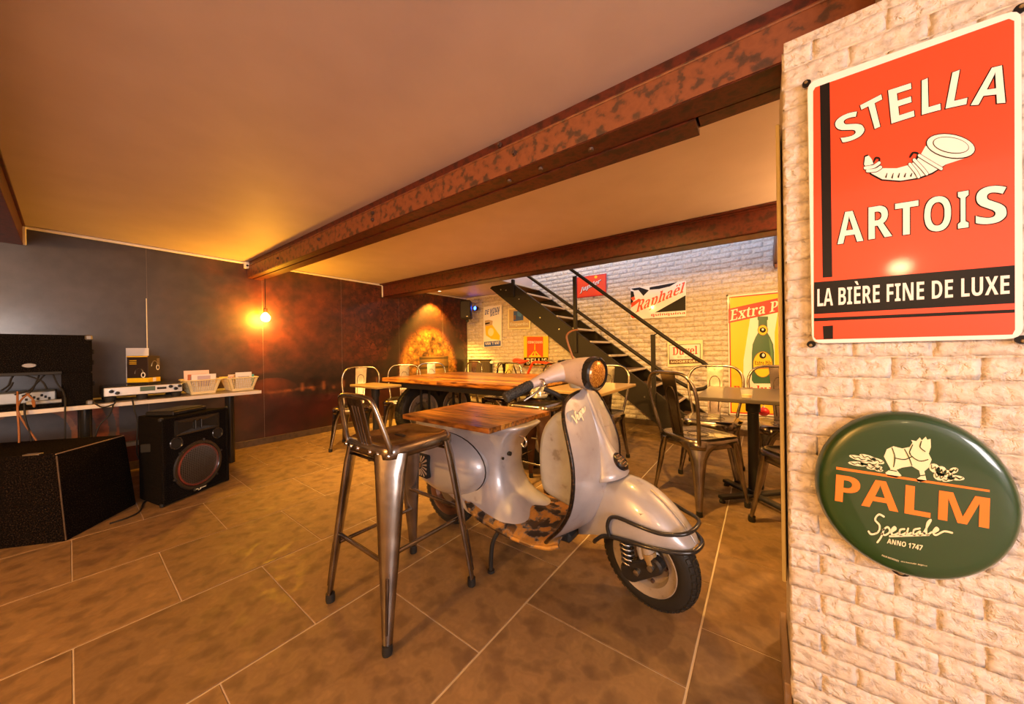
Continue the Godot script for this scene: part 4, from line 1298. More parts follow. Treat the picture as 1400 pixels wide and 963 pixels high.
	for s in [-1.0, 1.0]: obj("stand_foot", lt([Vector2(0, 0), Vector2(0.017, 0), Vector2(0.017, 0.012), Vector2(0, 0.014)], 12, at * Transform3D(Basis(), Vector3(-1.048, 0, s * 0.222))), M.black_iron, t)
	# front wheel
	var fw := Node3D.new()
	fw.name = "front_wheel"
	t.add_child(fw, true)
	var ax := front * Vector3(-0.358, 0.197, 0)
	fw.position = ax
	var wb := front.basis * Basis(Vector3.RIGHT, PI / 2)
	wheel(fw, 0.197, 0.09, Transform3D(wb, Vector3.ZERO), M.alu)
	# trailing link, spring, damper and fork tube beside the wheel
	var zz := 0.082
	obj("fork_tube", tb([front * Vector3(-0.363, 0.44, zz - 0.01), front * Vector3(-0.333, 0.27, zz), front * Vector3(-0.32, 0.235, zz)], 0.020, -1, 12), M.paint, t)
	var arm := PackedVector2Array()
	for k in 10: arm.append(Vector2(-0.385, 0.172) + Vector2(0.038, 0).rotated(PI * 0.5 + 0.62 + PI * k / 9.0))
	for k in 10: arm.append(Vector2(-0.278, 0.250) + Vector2(0.031, 0).rotated(-PI * 0.5 + 0.62 + PI * k / 9.0))
	obj("link_cover", pr(arm, zz - 0.012, zz + 0.026, front, 0.008), M.black_gloss, t)
	obj("axle_nut", lt([Vector2(0, 0), Vector2(0.012, 0), Vector2(0.012, 0.010), Vector2(0, 0.012)], 6, front * Transform3D(Basis(Vector3.RIGHT, PI / 2), Vector3(-0.345, 0.198, zz + 0.026))), M.alu, t)
	obj("axle_nut", lt([Vector2(0, 0), Vector2(0.012, 0), Vector2(0.012, 0.010), Vector2(0, 0.012)], 6, front * Transform3D(Basis(Vector3.RIGHT, PI / 2), Vector3(-0.288, 0.243, zz + 0.026))), M.alu, t)
	var coil: Array = []
	var c0 := Vector3(-0.392, 0.203, zz + 0.004)
	var c1 := Vector3(-0.423, 0.425, zz - 0.01)
	for k in 121:
		var u := k / 120.0
		var a := u * TAU * 12
		coil.append(front * (c0.lerp(c1, u) + Vector3(cos(a) * 0.024, 0, sin(a) * 0.024)))
	obj("spring", tb(coil, 0.0052, -1, 6), M.alu, t)
	obj("spring_core", tb([front * c0, front * c1], 0.015), M.rubber, t)
	obj("damper", tb([front * Vector3(-0.305, 0.27, zz + 0.004), front * Vector3(-0.333, 0.43, zz - 0.01)], 0.024, -1, 12), M.cream, t)
	obj("damper_collar", tb([front * Vector3(-0.292, 0.25, zz + 0.004), front * Vector3(-0.305, 0.285, zz + 0.004)], 0.0255, -1, 12), M.table_gold, t)
	# fender
	rows = []
	var fp := [[-0.668, 0.255, 0.205, 0.05], [-0.646, 0.34, 0.212, 0.086], [-0.603, 0.42, 0.236, 0.106], [-0.538, 0.484, 0.268, 0.116], [-0.458, 0.512, 0.295, 0.12], [-0.378, 0.506, 0.31, 0.118], [-0.303, 0.472, 0.318, 0.108], [-0.238, 0.42, 0.322, 0.088], [-0.188, 0.366, 0.324, 0.058], [-0.168, 0.335, 0.324, 0.028]]
	for i in 33:
		var r := row_at(fp, i / 32.0)
		var ring: Array[Vector3] = []
		for k in 25:
			var a := lerpf(PI / 2, -PI / 2, k / 24.0)
			ring.append(front * Vector3(r[0], r[2] + (r[1] - r[2]) * pow(cos(a), 0.72), r[3] * signf(sin(a)) * pow(absf(sin(a)), 0.85)))
		rows.append(ring)
	st = S()
	sheet(st, rows, 0.004, true)
	var fender := obj("front_fender", st, M.paint, t)
	var crest: Array = []
	for k in range(20, 33):
		var r := row_at(fp, k / 32.0)
		crest.append(front * Vector3(r[0], r[1] + 0.003, 0))
	obj("crest_strip", tb(crest, 0.005, 0.003, 6), M.alu, fender)
	# bumper bars round the fender
	var low: Array = []
	var high: Array = []
	for s in [1.0, -1.0]:
		var a: Array = []
		for q in [[-0.530, 0.243, 0.122], [-0.508, 0.268, 0.131], [-0.468, 0.300, 0.132], [-0.378, 0.322, 0.131], [-0.298, 0.328, 0.120], [-0.228, 0.330, 0.096], [-0.183, 0.331, 0.066], [-0.158, 0.331, 0.030]]: a.append(front * Vector3(q[0], q[1], q[2] * s))
		var b: Array = []
		for q in [[-0.443, 0.308, 0.134], [-0.450, 0.350, 0.136], [-0.436, 0.388, 0.134], [-0.403, 0.402, 0.130], [-0.318, 0.398, 0.122], [-0.248, 0.392, 0.104], [-0.193, 0.398, 0.074], [-0.168, 0.402, 0.034]]: b.append(front * Vector3(q[0], q[1], q[2] * s))
		if s < 0:
			a.reverse()
			b.reverse()
		low.append_array(a)
		high.append_array(b)
	var bumper := obj("bumper_bar", tb(curve(low, 4), 0.0085), M.black_gloss, t)
	obj("bumper_bar", tb(curve(high, 4), 0.0075), M.black_gloss, t)
	obj("column", tb([front * Vector3(-0.47, 0.42, 0), front * Vector3(-0.52, 0.56, 0)], 0.03, -1, 14), M.black_iron, t)
	# headset with the lamp, handlebar and grips
	rows = []
	for r in [[-0.80, 0.932, 0.030, 0.026], [-0.775, 0.938, 0.052, 0.040], [-0.73, 0.943, 0.064, 0.050], [-0.68, 0.945, 0.066, 0.057], [-0.63, 0.944, 0.068, 0.064], [-0.58, 0.941, 0.074, 0.072], [-0.55, 0.939, 0.076, 0.075]]:
		var ring: Array[Vector3] = []
		for k in 24:
			var a := TAU * k / 24
			ring.append(headf * Vector3(r[0], r[1] + sin(a) * r[3], cos(a) * r[2]))
		rows.append(ring)
	st = S()
	loft(st, rows, true, true)
	var head := obj("headset", st, M.paint_head, t)
	for s in [1.0, -1.0]:
		rows = []
		for r in [[0.0, -0.700, 0.945, 0.075, 0.048], [0.06, -0.708, 0.942, 0.062, 0.042], [0.11, -0.722, 0.930, 0.040, 0.030], [0.16, -0.735, 0.916, 0.028, 0.024], [0.20, -0.745, 0.905, 0.022, 0.021]]:
			var ring: Array[Vector3] = []
			for k in 16:
				var a := TAU * k / 16
				ring.append(headf * Vector3(r[1] + cos(a) * r[3], r[2] + sin(a) * r[4], r[0] * s))
			rows.append(ring)
		st = S()
		loft(st, rows, true, s < 0)
		obj("handlebar", st, M.paint_head, t)
		var g := S()
		var ga := Vector3(-0.743, 0.907, 0.198 * s)
		var gb2 := Vector3(-0.772, 0.868, 0.325 * s)
		tube(g, [headf * ga, headf * gb2], 0.021, 0.0215, 14)
		for k in 9: tube(g, [headf * ga.lerp(gb2, 0.08 + 0.1 * k), headf * ga.lerp(gb2, 0.12 + 0.1 * k)], 0.0235, -1, 14)
		tube(g, [headf * ga.lerp(gb2, 0.97), headf * ga.lerp(gb2, 1.04)], 0.025, 0.022, 14)
		obj("grip", g, M.rubber_grip, t)
		obj("lever", tb(curve([headf * Vector3(-0.705, 0.905, 0.170 * s), headf * Vector3(-0.688, 0.893, 0.195 * s), headf * Vector3(-0.692, 0.872, 0.235 * s), headf * Vector3(-0.712, 0.850, 0.275 * s)], 5), 0.0055, 0.004), M.alu, t)
		obj("lever_clamp", tb(curve([headf * Vector3(-0.715, 0.925, 0.165 * s), headf * Vector3(-0.69, 0.925, 0.168 * s), headf * Vector3(-0.685, 0.905, 0.172 * s), headf * Vector3(-0.71, 0.90, 0.172 * s)], 4), 0.006), M.chrome, t)
		obj("cable_stub", tb(curve([headf * Vector3(-0.695, 0.885, 0.165 * s), headf * Vector3(-0.66, 0.86, 0.13 * s), headf * Vector3(-0.64, 0.83, 0.10 * s)], 5), 0.011), M.black, t)
	st = S()
	rows = []
	for r in [[0.872, -0.632, 0.042, 0.036], [0.895, -0.640, 0.042, 0.040], [0.925, -0.648, 0.05, 0.048]]:
		var ring: Array[Vector3] = []
		for k in 20:
			var a := -TAU * k / 20
			ring.append(headf * Vector3(r[1] + cos(a) * r[2], r[0], sin(a) * r[3]))
		rows.append(ring)
	loft(st, rows)
	obj("steering_neck", st, M.paint_blue, t)
	var lx := headf * Transform3D(Basis(Vector3.BACK, -PI / 2 - 0.05), Vector3(-0.552, 0.940, 0))
	obj("lamp_ring", lt([Vector2(0.058, -0.004), Vector2(0.074, -0.004), Vector2(0.077, 0.006), Vector2(0.076, 0.030), Vector2(0.069, 0.037), Vector2(0.063, 0.034), Vector2(0.061, 0.020)], 36, lx), M.black_gloss, head)
	obj("lamp_glass", lt([Vector2(0.063, 0.024), Vector2(0.060, 0.031), Vector2(0.048, 0.039), Vector2(0.026, 0.044), Vector2(0, 0.046)], 36, lx), M.amber, head)
	obj("speedo_dial", lt([Vector2(0, 0), Vector2(0.030, 0), Vector2(0.031, 0.006), Vector2(0.026, 0.009), Vector2(0, 0.008)], 20, headf * Transform3D(Basis(Vector3.BACK, 0.12), Vector3(-0.71, 0.990, 0))), M.black_gloss, head)
	var cb: Array = []
	for q in [[786, 498], [782, 486], [776, 468], [775, 459], [781, 453], [790, 451]]: cb.append(on_z(q[0], q[1], -1.42))
	wobj("brake_cable", tb(curve(cb, 5), 0.0045, -1, 6), M.orange_cable, head)
	# tabletop
	var top := obj("tabletop", bx(at * Vector3(-1.318, 0.6745, 0.005), Vector3(0.58, 0.006, 0.46), 0.002), M.wood2, t)
	planks("plank", t, top, at * Vector3(-1.318, 0.690, 0.018), Vector3(0.652, 0.025, 0.530), 6, 19)

# ---------- stairs ----------
func build_stairs() -> void:
	var t := thing("staircase", "dark steel staircase with open treads climbing left along the back wall", "staircase", Vector3(-0.6, 0, -4.36))
	var inv := inverse_of(t)
	var side := PackedVector2Array([Vector2(-0.70, 0.0), Vector2(-0.42, 0.0), Vector2(-0.42, 0.135), Vector2(-2.985, 2.075), Vector2(-3.38, 2.075), Vector2(-3.42, 2.05)])
	for z in [-4.0, -4.735]:
		obj("stringer", pr(side, z - 0.006, z + 0.006, inv, 0.0), M.stair_iron, t)
		var fl := S()
		for e in [[Vector3(-0.70, 0.003, z), Vector3(-3.41, 2.05, z)], [Vector3(-0.42, 0.135, z), Vector3(-2.985, 2.073, z)]]:
			var d: Vector3 = e[1] - e[0]
			var b := Basis(Vector3.BACK, atan2(d.y, d.x))
			box(fl, (e[0] + e[1]) * 0.5 + Vector3(0, 0, -0.02 if z > -4.5 else 0.02), Vector3(d.length(), 0.008, 0.05), 0.002, b)
		wobj("stringer_flange", fl, M.stair_iron, t)
	for k in range(1, 12):
		var y := 0.075 + 0.1825 * k
		var x := -1.133 - (y - 0.675) / 0.755 - 0.10
		var o := wobj("tread", bx(Vector3(x, y - 0.016, -4.367), Vector3(0.255, 0.032, 0.715), 0.004), M.tread, t)
		wobj("nosing", bx(Vector3(x + 0.125, y - 0.012, -4.367), Vector3(0.012, 0.026, 0.712), 0.003), M.desk_edge, o)
	for p in [[-2.96, 1.86, 2.12], [-1.955, 1.02, 2.02], [-0.995, 0.30, 1.215]]:
		wobj("post", spn(Vector3(p[0] - 0.022, p[1], -4.008), Vector3(p[0] + 0.022, p[2], -3.965), 0.004), M.stair_iron, t)
		if p[0] > -2.5:
			wobj("bracket", tb([Vector3(p[0], p[2] - 0.01, -3.985), Vector3(p[0] + 0.05, p[2] + 0.012, -3.985), Vector3(p[0] + 0.05, p[2] + 0.045, -3.985)], 0.007), M.black_iron, t)
			wobj("bracket", tb([Vector3(p[0], p[2] - 0.46, -3.985), Vector3(p[0] + 0.05, p[2] - 0.45, -3.985), Vector3(p[0] + 0.05, p[2] - 0.42, -3.985)], 0.007), M.black_iron, t)
	var rail: Array = [Vector3(-2.45, 2.47, -3.985), Vector3(-1.955, 2.075, -3.985), Vector3(-0.995, 1.285, -3.985), Vector3(-0.62, 0.985, -3.985), Vector3(-0.50, 0.900, -3.985), Vector3(-0.435, 0.820, -3.985), Vector3(-0.425, 0.735, -3.985), Vector3(-0.46, 0.655, -3.985), Vector3(-0.54, 0.62, -3.985), Vector3(-0.64, 0.635, -3.985), Vector3(-0.995, 0.862, -3.985), Vector3(-1.955, 1.585, -3.985), Vector3(-2.78, 2.20, -3.985)]
	wobj("handrail", tb(curve(rail, 6), 0.021, -1, 10), M.stair_iron, t)
	for q in [[-2.86, 1.82], [-1.5, 0.82], [-1.1, 0.50], [-2.2, 1.34], [-2.5, 1.52], [-3.2, 2.0], [-3.1, 1.98]]:
		wobj("bolt", lt([Vector2(0, 0), Vector2(0.011, 0), Vector2(0.009, 0.008), Vector2(0, 0.009)], 8, Transform3D(Basis(Vector3.RIGHT, PI / 2), Vector3(q[0], q[1], -3.994))), M.alu, t)

# ---------- enamel signs ----------
func sign_plate(called: String, label: String, px: Array, z: float, m: Material, radius := 0.008) -> Dictionary:
	# px: the photo's corners, top left, top right, bottom right, bottom left
	var q: Array = []
	for p in px: q.append(on_z(p[0], p[1], z))
	var c: Vector3 = (q[0] + q[1] + q[2] + q[3]) / 4.0
	var t := thing(called, label, "sign", Vector3(c.x, minf(q[2].y, q[3].y), z))
	var poly := PackedVector2Array()
	for i in 4:
		var p := Vector2(q[i].x, q[i].y)
		var a := Vector2(q[(i + 3) % 4].x, q[(i + 3) % 4].y)
		var b := Vector2(q[(i + 1) % 4].x, q[(i + 1) % 4].y)
		var p0 := p + (a - p).normalized() * radius
		var p1 := p + (b - p).normalized() * radius
		for k in 5:
			var u := k / 4.0
			poly.append(p0.lerp(p, u).lerp(p.lerp(p1, u), u))
	wobj("panel", pr(poly, z - 0.007, z, Transform3D(), 0.0008), m, t)
	return {"t": t, "q": [q[3], q[2], q[1], q[0]], "z": z}
func uvp(s: Dictionary, u: float, v: float) -> Vector3:   # v up
	var q: Array = s.q
	return (q[0] as Vector3).lerp(q[1], u).lerp((q[3] as Vector3).lerp(q[2], u), v)
func sign_poly(s: Dictionary, called: String, pts: Array, m: Material, lift := 0.0, thick := 0.0006) -> void:
	var p := PackedVector2Array()
	for a in pts:
		var w := uvp(s, a[0], a[1])
		p.append(Vector2(w.x, w.y))
	wobj(called, pr(p, s.z + lift - 0.0002, s.z + lift + thick), m, s.t)
func sign_px(s: Dictionary, called: String, pts: Array, m: Material, ox: float, oy: float, k: float, lift := 0.0, thick := 0.0006) -> void:
	var p := PackedVector2Array()
	for a in pts:
		var w := on_z(ox + a[0] / k, oy + a[1] / k, s.z)
		p.append(Vector2(w.x, w.y))
	wobj(called, pr(p, s.z + lift - 0.0002, s.z + lift + thick), m, s.t)
func quad_px(pts: Array, ox: float, oy: float, k: float, z: float) -> Array:
	var q: Array = []
	for a in pts: q.append(on_z(ox + a[0] / k, oy + a[1] / k, z))
	return q
func sign_text(s: Dictionary, text: String, u0: float, v0: float, u1: float, v1: float, font: Font, m: Material, lift := 0.0006, rise := 0.0, slant := 0.0) -> void:
	letters("lettering", text, font, m, s.t, uvp(s, u0, v0), uvp(s, u1, v0 + rise), uvp(s, u1 + slant, v1 + rise), uvp(s, u0 + slant, v1), lift)
func corner_clips(s: Dictionary, d := 0.009) -> void:
	for k in 4:
		var p: Vector3 = s.q[k]
		var c: Vector3 = (s.q[0] + s.q[2]) * 0.5
		var o: Vector3 = p + ((p - c) * Vector3(1, 1, 0)).normalized() * d * 0.2
		wobj("screw_tab", pr(oval(o.x, o.y, d, d, 14), s.z - 0.009, s.z - 0.004), M.ink, s.t)
		wobj("screw", lt([Vector2(0, 0), Vector2(0.004, 0), Vector2(0.003, 0.002), Vector2(0, 0.0025)], 10, Transform3D(Basis(Vector3.RIGHT, PI / 2), o + (o - c).normalized() * d * 0.35 + Vector3(0, 0, -0.004))), M.table_gold, s.t)

func build_signs() -> void:
	var z := NEARZ + 0.022
	# the big red sign on the near wall
	var s := sign_plate("enamel_sign", "large red enamel sign reading STELLA ARTOIS with a white horn", [[1103.5, 113], [1396.5, 10], [1399, 463.5], [1110, 470]], z, M.white, 0.022)
	corner_clips(s)
	var k := 2.006
	sign_px(s, "red_field", [[104, 250], [110, 240], [640, 52], [655, 58], [657, 905], [650, 918], [112, 932], [106, 925]], M.stella, 1060, 0, k)
	for st in [[[122, 236], [149, 226], [156, 760], [130, 762]], [[130, 895], [158, 893], [158, 930], [132, 931]], [[106, 775], [656, 728], [656, 832], [106, 862]], [[106, 873], [656, 849], [656, 858], [106, 882]]]:
		sign_px(s, "black_stripe", st, M.ink, 1060, 0, k, 0.0006)
	for g in [["S", [186, 395], [250, 370], [222, 302], [156, 330]], ["T", [255, 362], [306, 340], [290, 260], [232, 290]], ["E", [318, 340], [381, 320], [371, 229], [309, 249]], ["L", [401, 316], [453, 302], [446, 203], [401, 222]],
			["L", [466, 299], [523, 287], [541, 180], [485, 200]], ["A", [535, 290], [630, 283], [655, 172], [560, 195]], ["A", [170, 671], [241, 661], [237, 575], [167, 586]], ["R", [255, 658], [320, 648], [316, 560], [255, 570]],
			["T", [328, 648], [392, 640], [392, 550], [328, 560]], ["O", [408, 638], [481, 632], [481, 534], [408, 545]], ["I", [500, 628], [529, 624], [529, 523], [500, 528]], ["S", [549, 618], [633, 611], [633, 507], [549, 516]]]:
		outlined(g[0], M.sans, M.white, M.ink, s.t, quad_px([g[1], g[2], g[3], g[4]], 1060, 0, k, z), 0.0016)
	letters("lettering", "LA BIÈRE FINE DE LUXE", M.sans, M.white, s.t, on_z(1060 + 115 / k, 841 / k, z), on_z(1060 + 641 / k, 806 / k, z), on_z(1060 + 641 / k, 740 / k, z), on_z(1060 + 115 / k, 780 / k, z), 0.0014)
	# the horn
	var horn := [[240, 452], [243, 428], [253, 424], [262, 436], [266, 452], [290, 466], [330, 466], [366, 456], [384, 436], [402, 420], [414, 398], [548, 415], [520, 432], [470, 452], [432, 478], [394, 492], [340, 500], [290, 496], [260, 480]]
	sign_px(s, "horn_outline", horn, M.ink, 1060, 0, k, 0.0006)
	var c := Vector2(390, 452)
	var inner: Array = []
	for p in horn:
		var d := (Vector2(p[0], p[1]) - c)
		inner.append([p[0] - signf(d.x) * 3.0, p[1] - signf(d.y) * 3.5])
	sign_px(s, "horn", inner, M.white, 1060, 0, k, 0.0012)
	for e in [[480, 402, 69, 34, M.ink, 0.0014], [480, 402, 66, 31, M.white, 0.0019], [480, 400, 50, 22, M.ink, 0.0024], [480, 400, 48, 20, M.white, 0.0029]]:
		var pts: Array = []
		for v in oval(e[0], e[1], e[2], e[3], 26, 0.17): pts.append([v.x, v.y])
		sign_px(s, "horn_bell", pts, e[4], 1060, 0, k, e[5])
	for b in [[[368, 452], [392, 486]], [[380, 440], [414, 478]], [[394, 428], [454, 464]], [[246, 462], [284, 448]], [[252, 470], [288, 460]]]:
		var w: Array = []
		for v in ribbon([Vector2(b[0][0], b[0][1]), Vector2((b[0][0] + b[1][0]) / 2.0 + 4, (b[0][1] + b[1][1]) / 2.0 + 3), Vector2(b[1][0], b[1][1])], 12): w.append([v.x, v.y])
		sign_px(s, "horn_ring", w, M.ink, 1060, 0, k, 0.0014)
		w = []
		for v in ribbon([Vector2(b[0][0], b[0][1]), Vector2((b[0][0] + b[1][0]) / 2.0 + 4, (b[0][1] + b[1][1]) / 2.0 + 3), Vector2(b[1][0], b[1][1])], 8.5): w.append([v.x, v.y])
		sign_px(s, "horn_ring", w, M.white, 1060, 0, k, 0.0019)
	for e in [[381, 426, 12], [278, 440, 9]]:
		var w: Array = []
		for v in ribbon([Vector2(e[0] - e[2], e[1] + 6), Vector2(e[0] - e[2] * 0.4, e[1] - 6), Vector2(e[0] + e[2] * 0.8, e[1] - 4), Vector2(e[0] + e[2] * 0.5, e[1] + 8)], 4.5): w.append([v.x, v.y])
		sign_px(s, "horn_loop", w, M.ink, 1060, 0, k, 0.0014)
	for i in 6: sign_px(s, "horn_shading", [[300 + i * 17, 489 - absf(i - 1.0) * 1.5], [305 + i * 17, 476], [307 + i * 17, 476], [304 + i * 17, 491 - absf(i - 1.0) * 1.5]], M.ink, 1060, 0, k, 0.0018)
	# the green oval
	build_palm()
	# signs on the back wall
	z = BACKZ + 0.028
	s = sign_plate("enamel_sign", "tall narrow white and blue sign with a yellow beer glass, beside the wall speaker", [[661, 420], [686, 417], [685.5, 474], [661, 475.5]], z, M.white, 0.01)
	sign_poly(s, "blue_band", [[0.04, 0.015], [0.96, 0.02], [0.96, 0.145], [0.04, 0.14]], M.blue)
	sign_text(s, "VAN 'T VAT", 0.1, 0.06, 0.9, 0.125, M.sans, M.white)
	sign_text(s, "DE WINN", 0.08, 0.80, 0.86, 0.92, M.sans, M.blue, 0.0006, 0.05, 0.03)
	sign_text(s, "WEIZE", 0.36, 0.74, 0.86, 0.83, M.sans, M.blue, 0.0006, 0.05, 0.03)
	sign_poly(s, "beer", [[0.10, 0.52], [0.14, 0.30], [0.45, 0.20], [0.90, 0.16], [0.92, 0.26], [0.50, 0.54]], M.yellow)
	sign_poly(s, "foam", [[0.08, 0.66], [0.10, 0.52], [0.50, 0.54], [0.52, 0.64], [0.30, 0.67]], M.tan, 0.0004)
	sign_poly(s, "glass_stripe", [[0.09, 0.60], [0.10, 0.56], [0.36, 0.58], [0.36, 0.61]], M.ink, 0.001)
	var pts: Array = []
	for v in oval(0.42, 0.37, 0.16, 0.10, 18): pts.append([v.x, v.y])
	sign_poly(s, "lemon", pts, M.bone, 0.0008)
	s = sign_plate("enamel_sign", "small tan sign reading Hoegaarden, partly behind the stair stringer", [[694.5, 422], [725, 421], [725, 449.5], [694.5, 450.5]], z, M.bone, 0.008)
	sign_poly(s, "tan_field", [[0.05, 0.05], [0.95, 0.05], [0.95, 0.95], [0.05, 0.95]], M.tan)
	sign_poly(s, "crest", [[0.26, 0.38], [0.70, 0.42], [0.70, 0.62], [0.78, 0.66], [0.70, 0.92], [0.48, 0.94], [0.44, 0.86], [0.26, 0.86]], M.blue, 0.0006)
	sign_poly(s, "crest_light", [[0.44, 0.62], [0.60, 0.58], [0.66, 0.80], [0.52, 0.90], [0.42, 0.80]], M.sky_blue, 0.0012)
	sign_poly(s, "crest_patch", [[0.28, 0.46], [0.36, 0.44], [0.36, 0.66], [0.28, 0.66]], M.brown, 0.0012)
	sign_text(s, "Hoegaarden", 0.07, 0.10, 0.94, 0.34, M.serif, M.ink)
	letters("lettering", "Hoegaarden", M.serif, M.white, s.t, uvp(s, 0.08, 0.115), uvp(s, 0.93, 0.115), uvp(s, 0.93, 0.33), uvp(s, 0.08, 0.33), 0.0013)
	s = sign_plate("enamel_sign", "red and yellow sign with black foot reading BELL'S, low under the stairs", [[716, 460], [749.5, 460], [749.5, 500.5], [716, 501]], z, M.yellow, 0.006)
	corner_clips(s, 0.01)
	sign_poly(s, "red_field", [[0.14, 0.30], [0.80, 0.30], [0.80, 0.985], [0.14, 0.985]], M.red)
	sign_poly(s, "black_foot", [[0.01, 0.02], [0.99, 0.02], [0.99, 0.29], [0.01, 0.29]], M.ink)
	sign_text(s, "BELL'S", 0.12, 0.05, 0.94, 0.26, M.sans, M.bone)
	sign_text(s, "CONCOURS", 0.18, 0.76, 0.78, 0.84, M.sans, M.white, 0.0012)
	for q in [[[0.44, 0.36], [0.50, 0.36], [0.49, 0.74], [0.45, 0.74]], [[0.28, 0.36], [0.33, 0.36], [0.48, 0.50], [0.46, 0.54]], [[0.66, 0.36], [0.61, 0.36], [0.46, 0.50], [0.48, 0.54]], [[0.22, 0.31], [0.72, 0.31], [0.70, 0.36], [0.24, 0.36]]]:
		sign_poly(s, "trophy", q, M.yellow, 0.0010)
	s = sign_plate("enamel_sign", "red sign with silver script reading Jupiler, behind the upper stair post", [[788.5, 379.5], [829, 374], [828.5, 403.5], [788.5, 407.8]], z, M.crimson, 0.006)
	sign_poly(s, "red_field", [[0.03, 0.04], [0.97, 0.04], [0.97, 0.96], [0.03, 0.96]], M.red)
	sign_text(s, "Jupiler", 0.12, 0.16, 0.80, 0.46, M.serif, M.ink, 0.0008, 0.34, 0.06)
	letters("lettering", "Jupiler", M.serif, M.white, s.t, uvp(s, 0.11, 0.19), uvp(s, 0.79, 0.53), uvp(s, 0.85, 0.83), uvp(s, 0.17, 0.49), 0.0016)
	pts = []
	for v in oval(0.66, 0.90, 0.05, 0.07, 14): pts.append([v.x, v.y])
	sign_poly(s, "sun", pts, M.yellow, 0.001)
	s = sign_plate("enamel_sign", "white and black sign with red handwriting reading Raphaël quinquina, above the handrail", [[862, 394], [938, 384], [938, 432.5], [862, 437]], z, M.white, 0.004)
	k = 6.42
	for q in [[[528, 224], [608, 212], [688, 238], [640, 288], [596, 236], [560, 240]], [[694, 212], [938, 166], [872, 204], [780, 226], [694, 234]], [[528, 244], [552, 250], [562, 290], [548, 340], [528, 370]], [[740, 434], [1010, 282], [1010, 414]]]:
		sign_px(s, "black_field", q, M.ink, 780, 360, k)
	letters("lettering", "Raphaël", M.serif, M.red, s.t, on_z(780 + 562 / k, 360 + 470 / k, z), on_z(780 + 980 / k, 360 + 285 / k, z), on_z(780 + 1014 / k, 360 + 160 / k, z), on_z(780 + 598 / k, 360 + 322 / k, z), 0.0012)
	letters("lettering", "quinquina", M.sans, M.crimson, s.t, on_z(780 + 708 / k, 360 + 474 / k, z), on_z(780 + 1006 / k, 360 + 452 / k, z), on_z(780 + 1006 / k, 360 + 424 / k, z), on_z(780 + 708 / k, 360 + 440 / k, z), 0.0012)
	for q in [[[530, 305], [560, 292], [570, 318], [545, 330]], [[535, 350], [600, 312], [622, 322], [560, 372], [532, 390]], [[528, 440], [552, 430], [560, 470], [604, 462], [580, 482], [545, 486], [530, 470]]]:
		sign_px(s, "red_figure", q, M.red, 780, 360, k, 0.0008)
	s = sign_plate("enamel_sign", "cream sign reading Duvel Moortgat in red and brown, below the handrail's end", [[912.5, 467], [960.7, 465], [960.7, 500], [913, 502]], z, M.bone, 0.004)
	sign_poly(s, "black_frame", [[0.045, 0.10], [0.94, 0.10], [0.94, 0.86], [0.045, 0.86]], M.ink)
	sign_poly(s, "cream_field", [[0.06, 0.28], [0.925, 0.28], [0.925, 0.84], [0.06, 0.84]], M.white, 0.0006)
	sign_poly(s, "brown_band", [[0.06, 0.115], [0.925, 0.115], [0.925, 0.27], [0.06, 0.27]], M.brown, 0.0006)
	sign_text(s, "Duvel", 0.15, 0.45, 0.86, 0.78, M.serif, M.crimson, 0.0012)
	sign_text(s, "MOORTGAT", 0.10, 0.145, 0.88, 0.235, M.sans, M.bone, 0.0012)
	for v in [0.385, 0.345]: sign_text(s, "Bier - Biere", 0.30, v - 0.012, 0.68, v + 0.018, M.thin, M.ink, 0.0012)
	# the tall yellow sign with the bottle
	s = sign_plate("enamel_sign", "tall yellow enamel sign with green bottle reading Extra Pils, half behind the near wall", [[994.5, 404.5], [1092, 395], [1092, 571], [997, 567]], z, M.white, 0.012)
	corner_clips(s, 0.012)
	sign_poly(s, "red_border", [[0.02, 0.012], [0.98, 0.012], [0.98, 0.988], [0.02, 0.988]], M.crimson)
	sign_poly(s, "yellow_field", [[0.04, 0.022], [0.96, 0.022], [0.96, 0.978], [0.04, 0.978]], M.yellow, 0.0006)
	k = 5.07
	sign_px(s, "pale_streak", [[180, 232], [372, 190], [350, 330], [352, 760], [130, 760], [135, 520]], M.white, 990, 390, k, 0.0010)
	sign_px(s, "red_band", [[30, 165], [500, 62], [500, 160], [30, 265]], M.crimson, 990, 390, k, 0.0016)
	letters("lettering", "Extra Pils", M.serif, M.white, s.t, on_z(990 + 40 / k, 390 + 250 / k, z), on_z(990 + 488 / k, 390 + 152 / k, z), on_z(990 + 494 / k, 390 + 78 / k, z), on_z(990 + 48 / k, 390 + 168 / k, z), 0.0024)
	var prof := [[232, 218], [304, 218], [304, 240], [298, 245], [300, 330], [318, 360], [340, 410], [346, 470], [346, 660], [330, 682], [206, 682], [192, 660], [192, 470], [198, 410], [218, 360], [236, 330], [238, 245], [232, 240]]
	sign_px(s, "bottle", prof, M.bottle, 990, 390, k, 0.0024, 0.002)
	sign_px(s, "bottle_glint", [[310, 365], [330, 410], [336, 470], [336, 640], [322, 640], [322, 470], [314, 410]], M.bottle_light, 990, 390, k, 0.0044)
	for e in [[268, 550, 70, 92, M.brown, 0.0046], [268, 550, 65, 87, M.yellow, 0.0052], [268, 312, 36, 38, M.brown, 0.0046], [268, 312, 32, 34, M.yellow, 0.0052], [268, 488, 24, 22, M.ink, 0.0058], [272, 486, 10, 12, M.white, 0.0064], [268, 312, 22, 18, M.ink, 0.0058], [268, 308, 8, 8, M.white, 0.0064]]:
		pts = []
		for v in oval(e[0], e[1], e[2], e[3], 26): pts.append([v.x, v.y])
		sign_px(s, "bottle_label", pts, e[4], 990, 390, k, e[5])
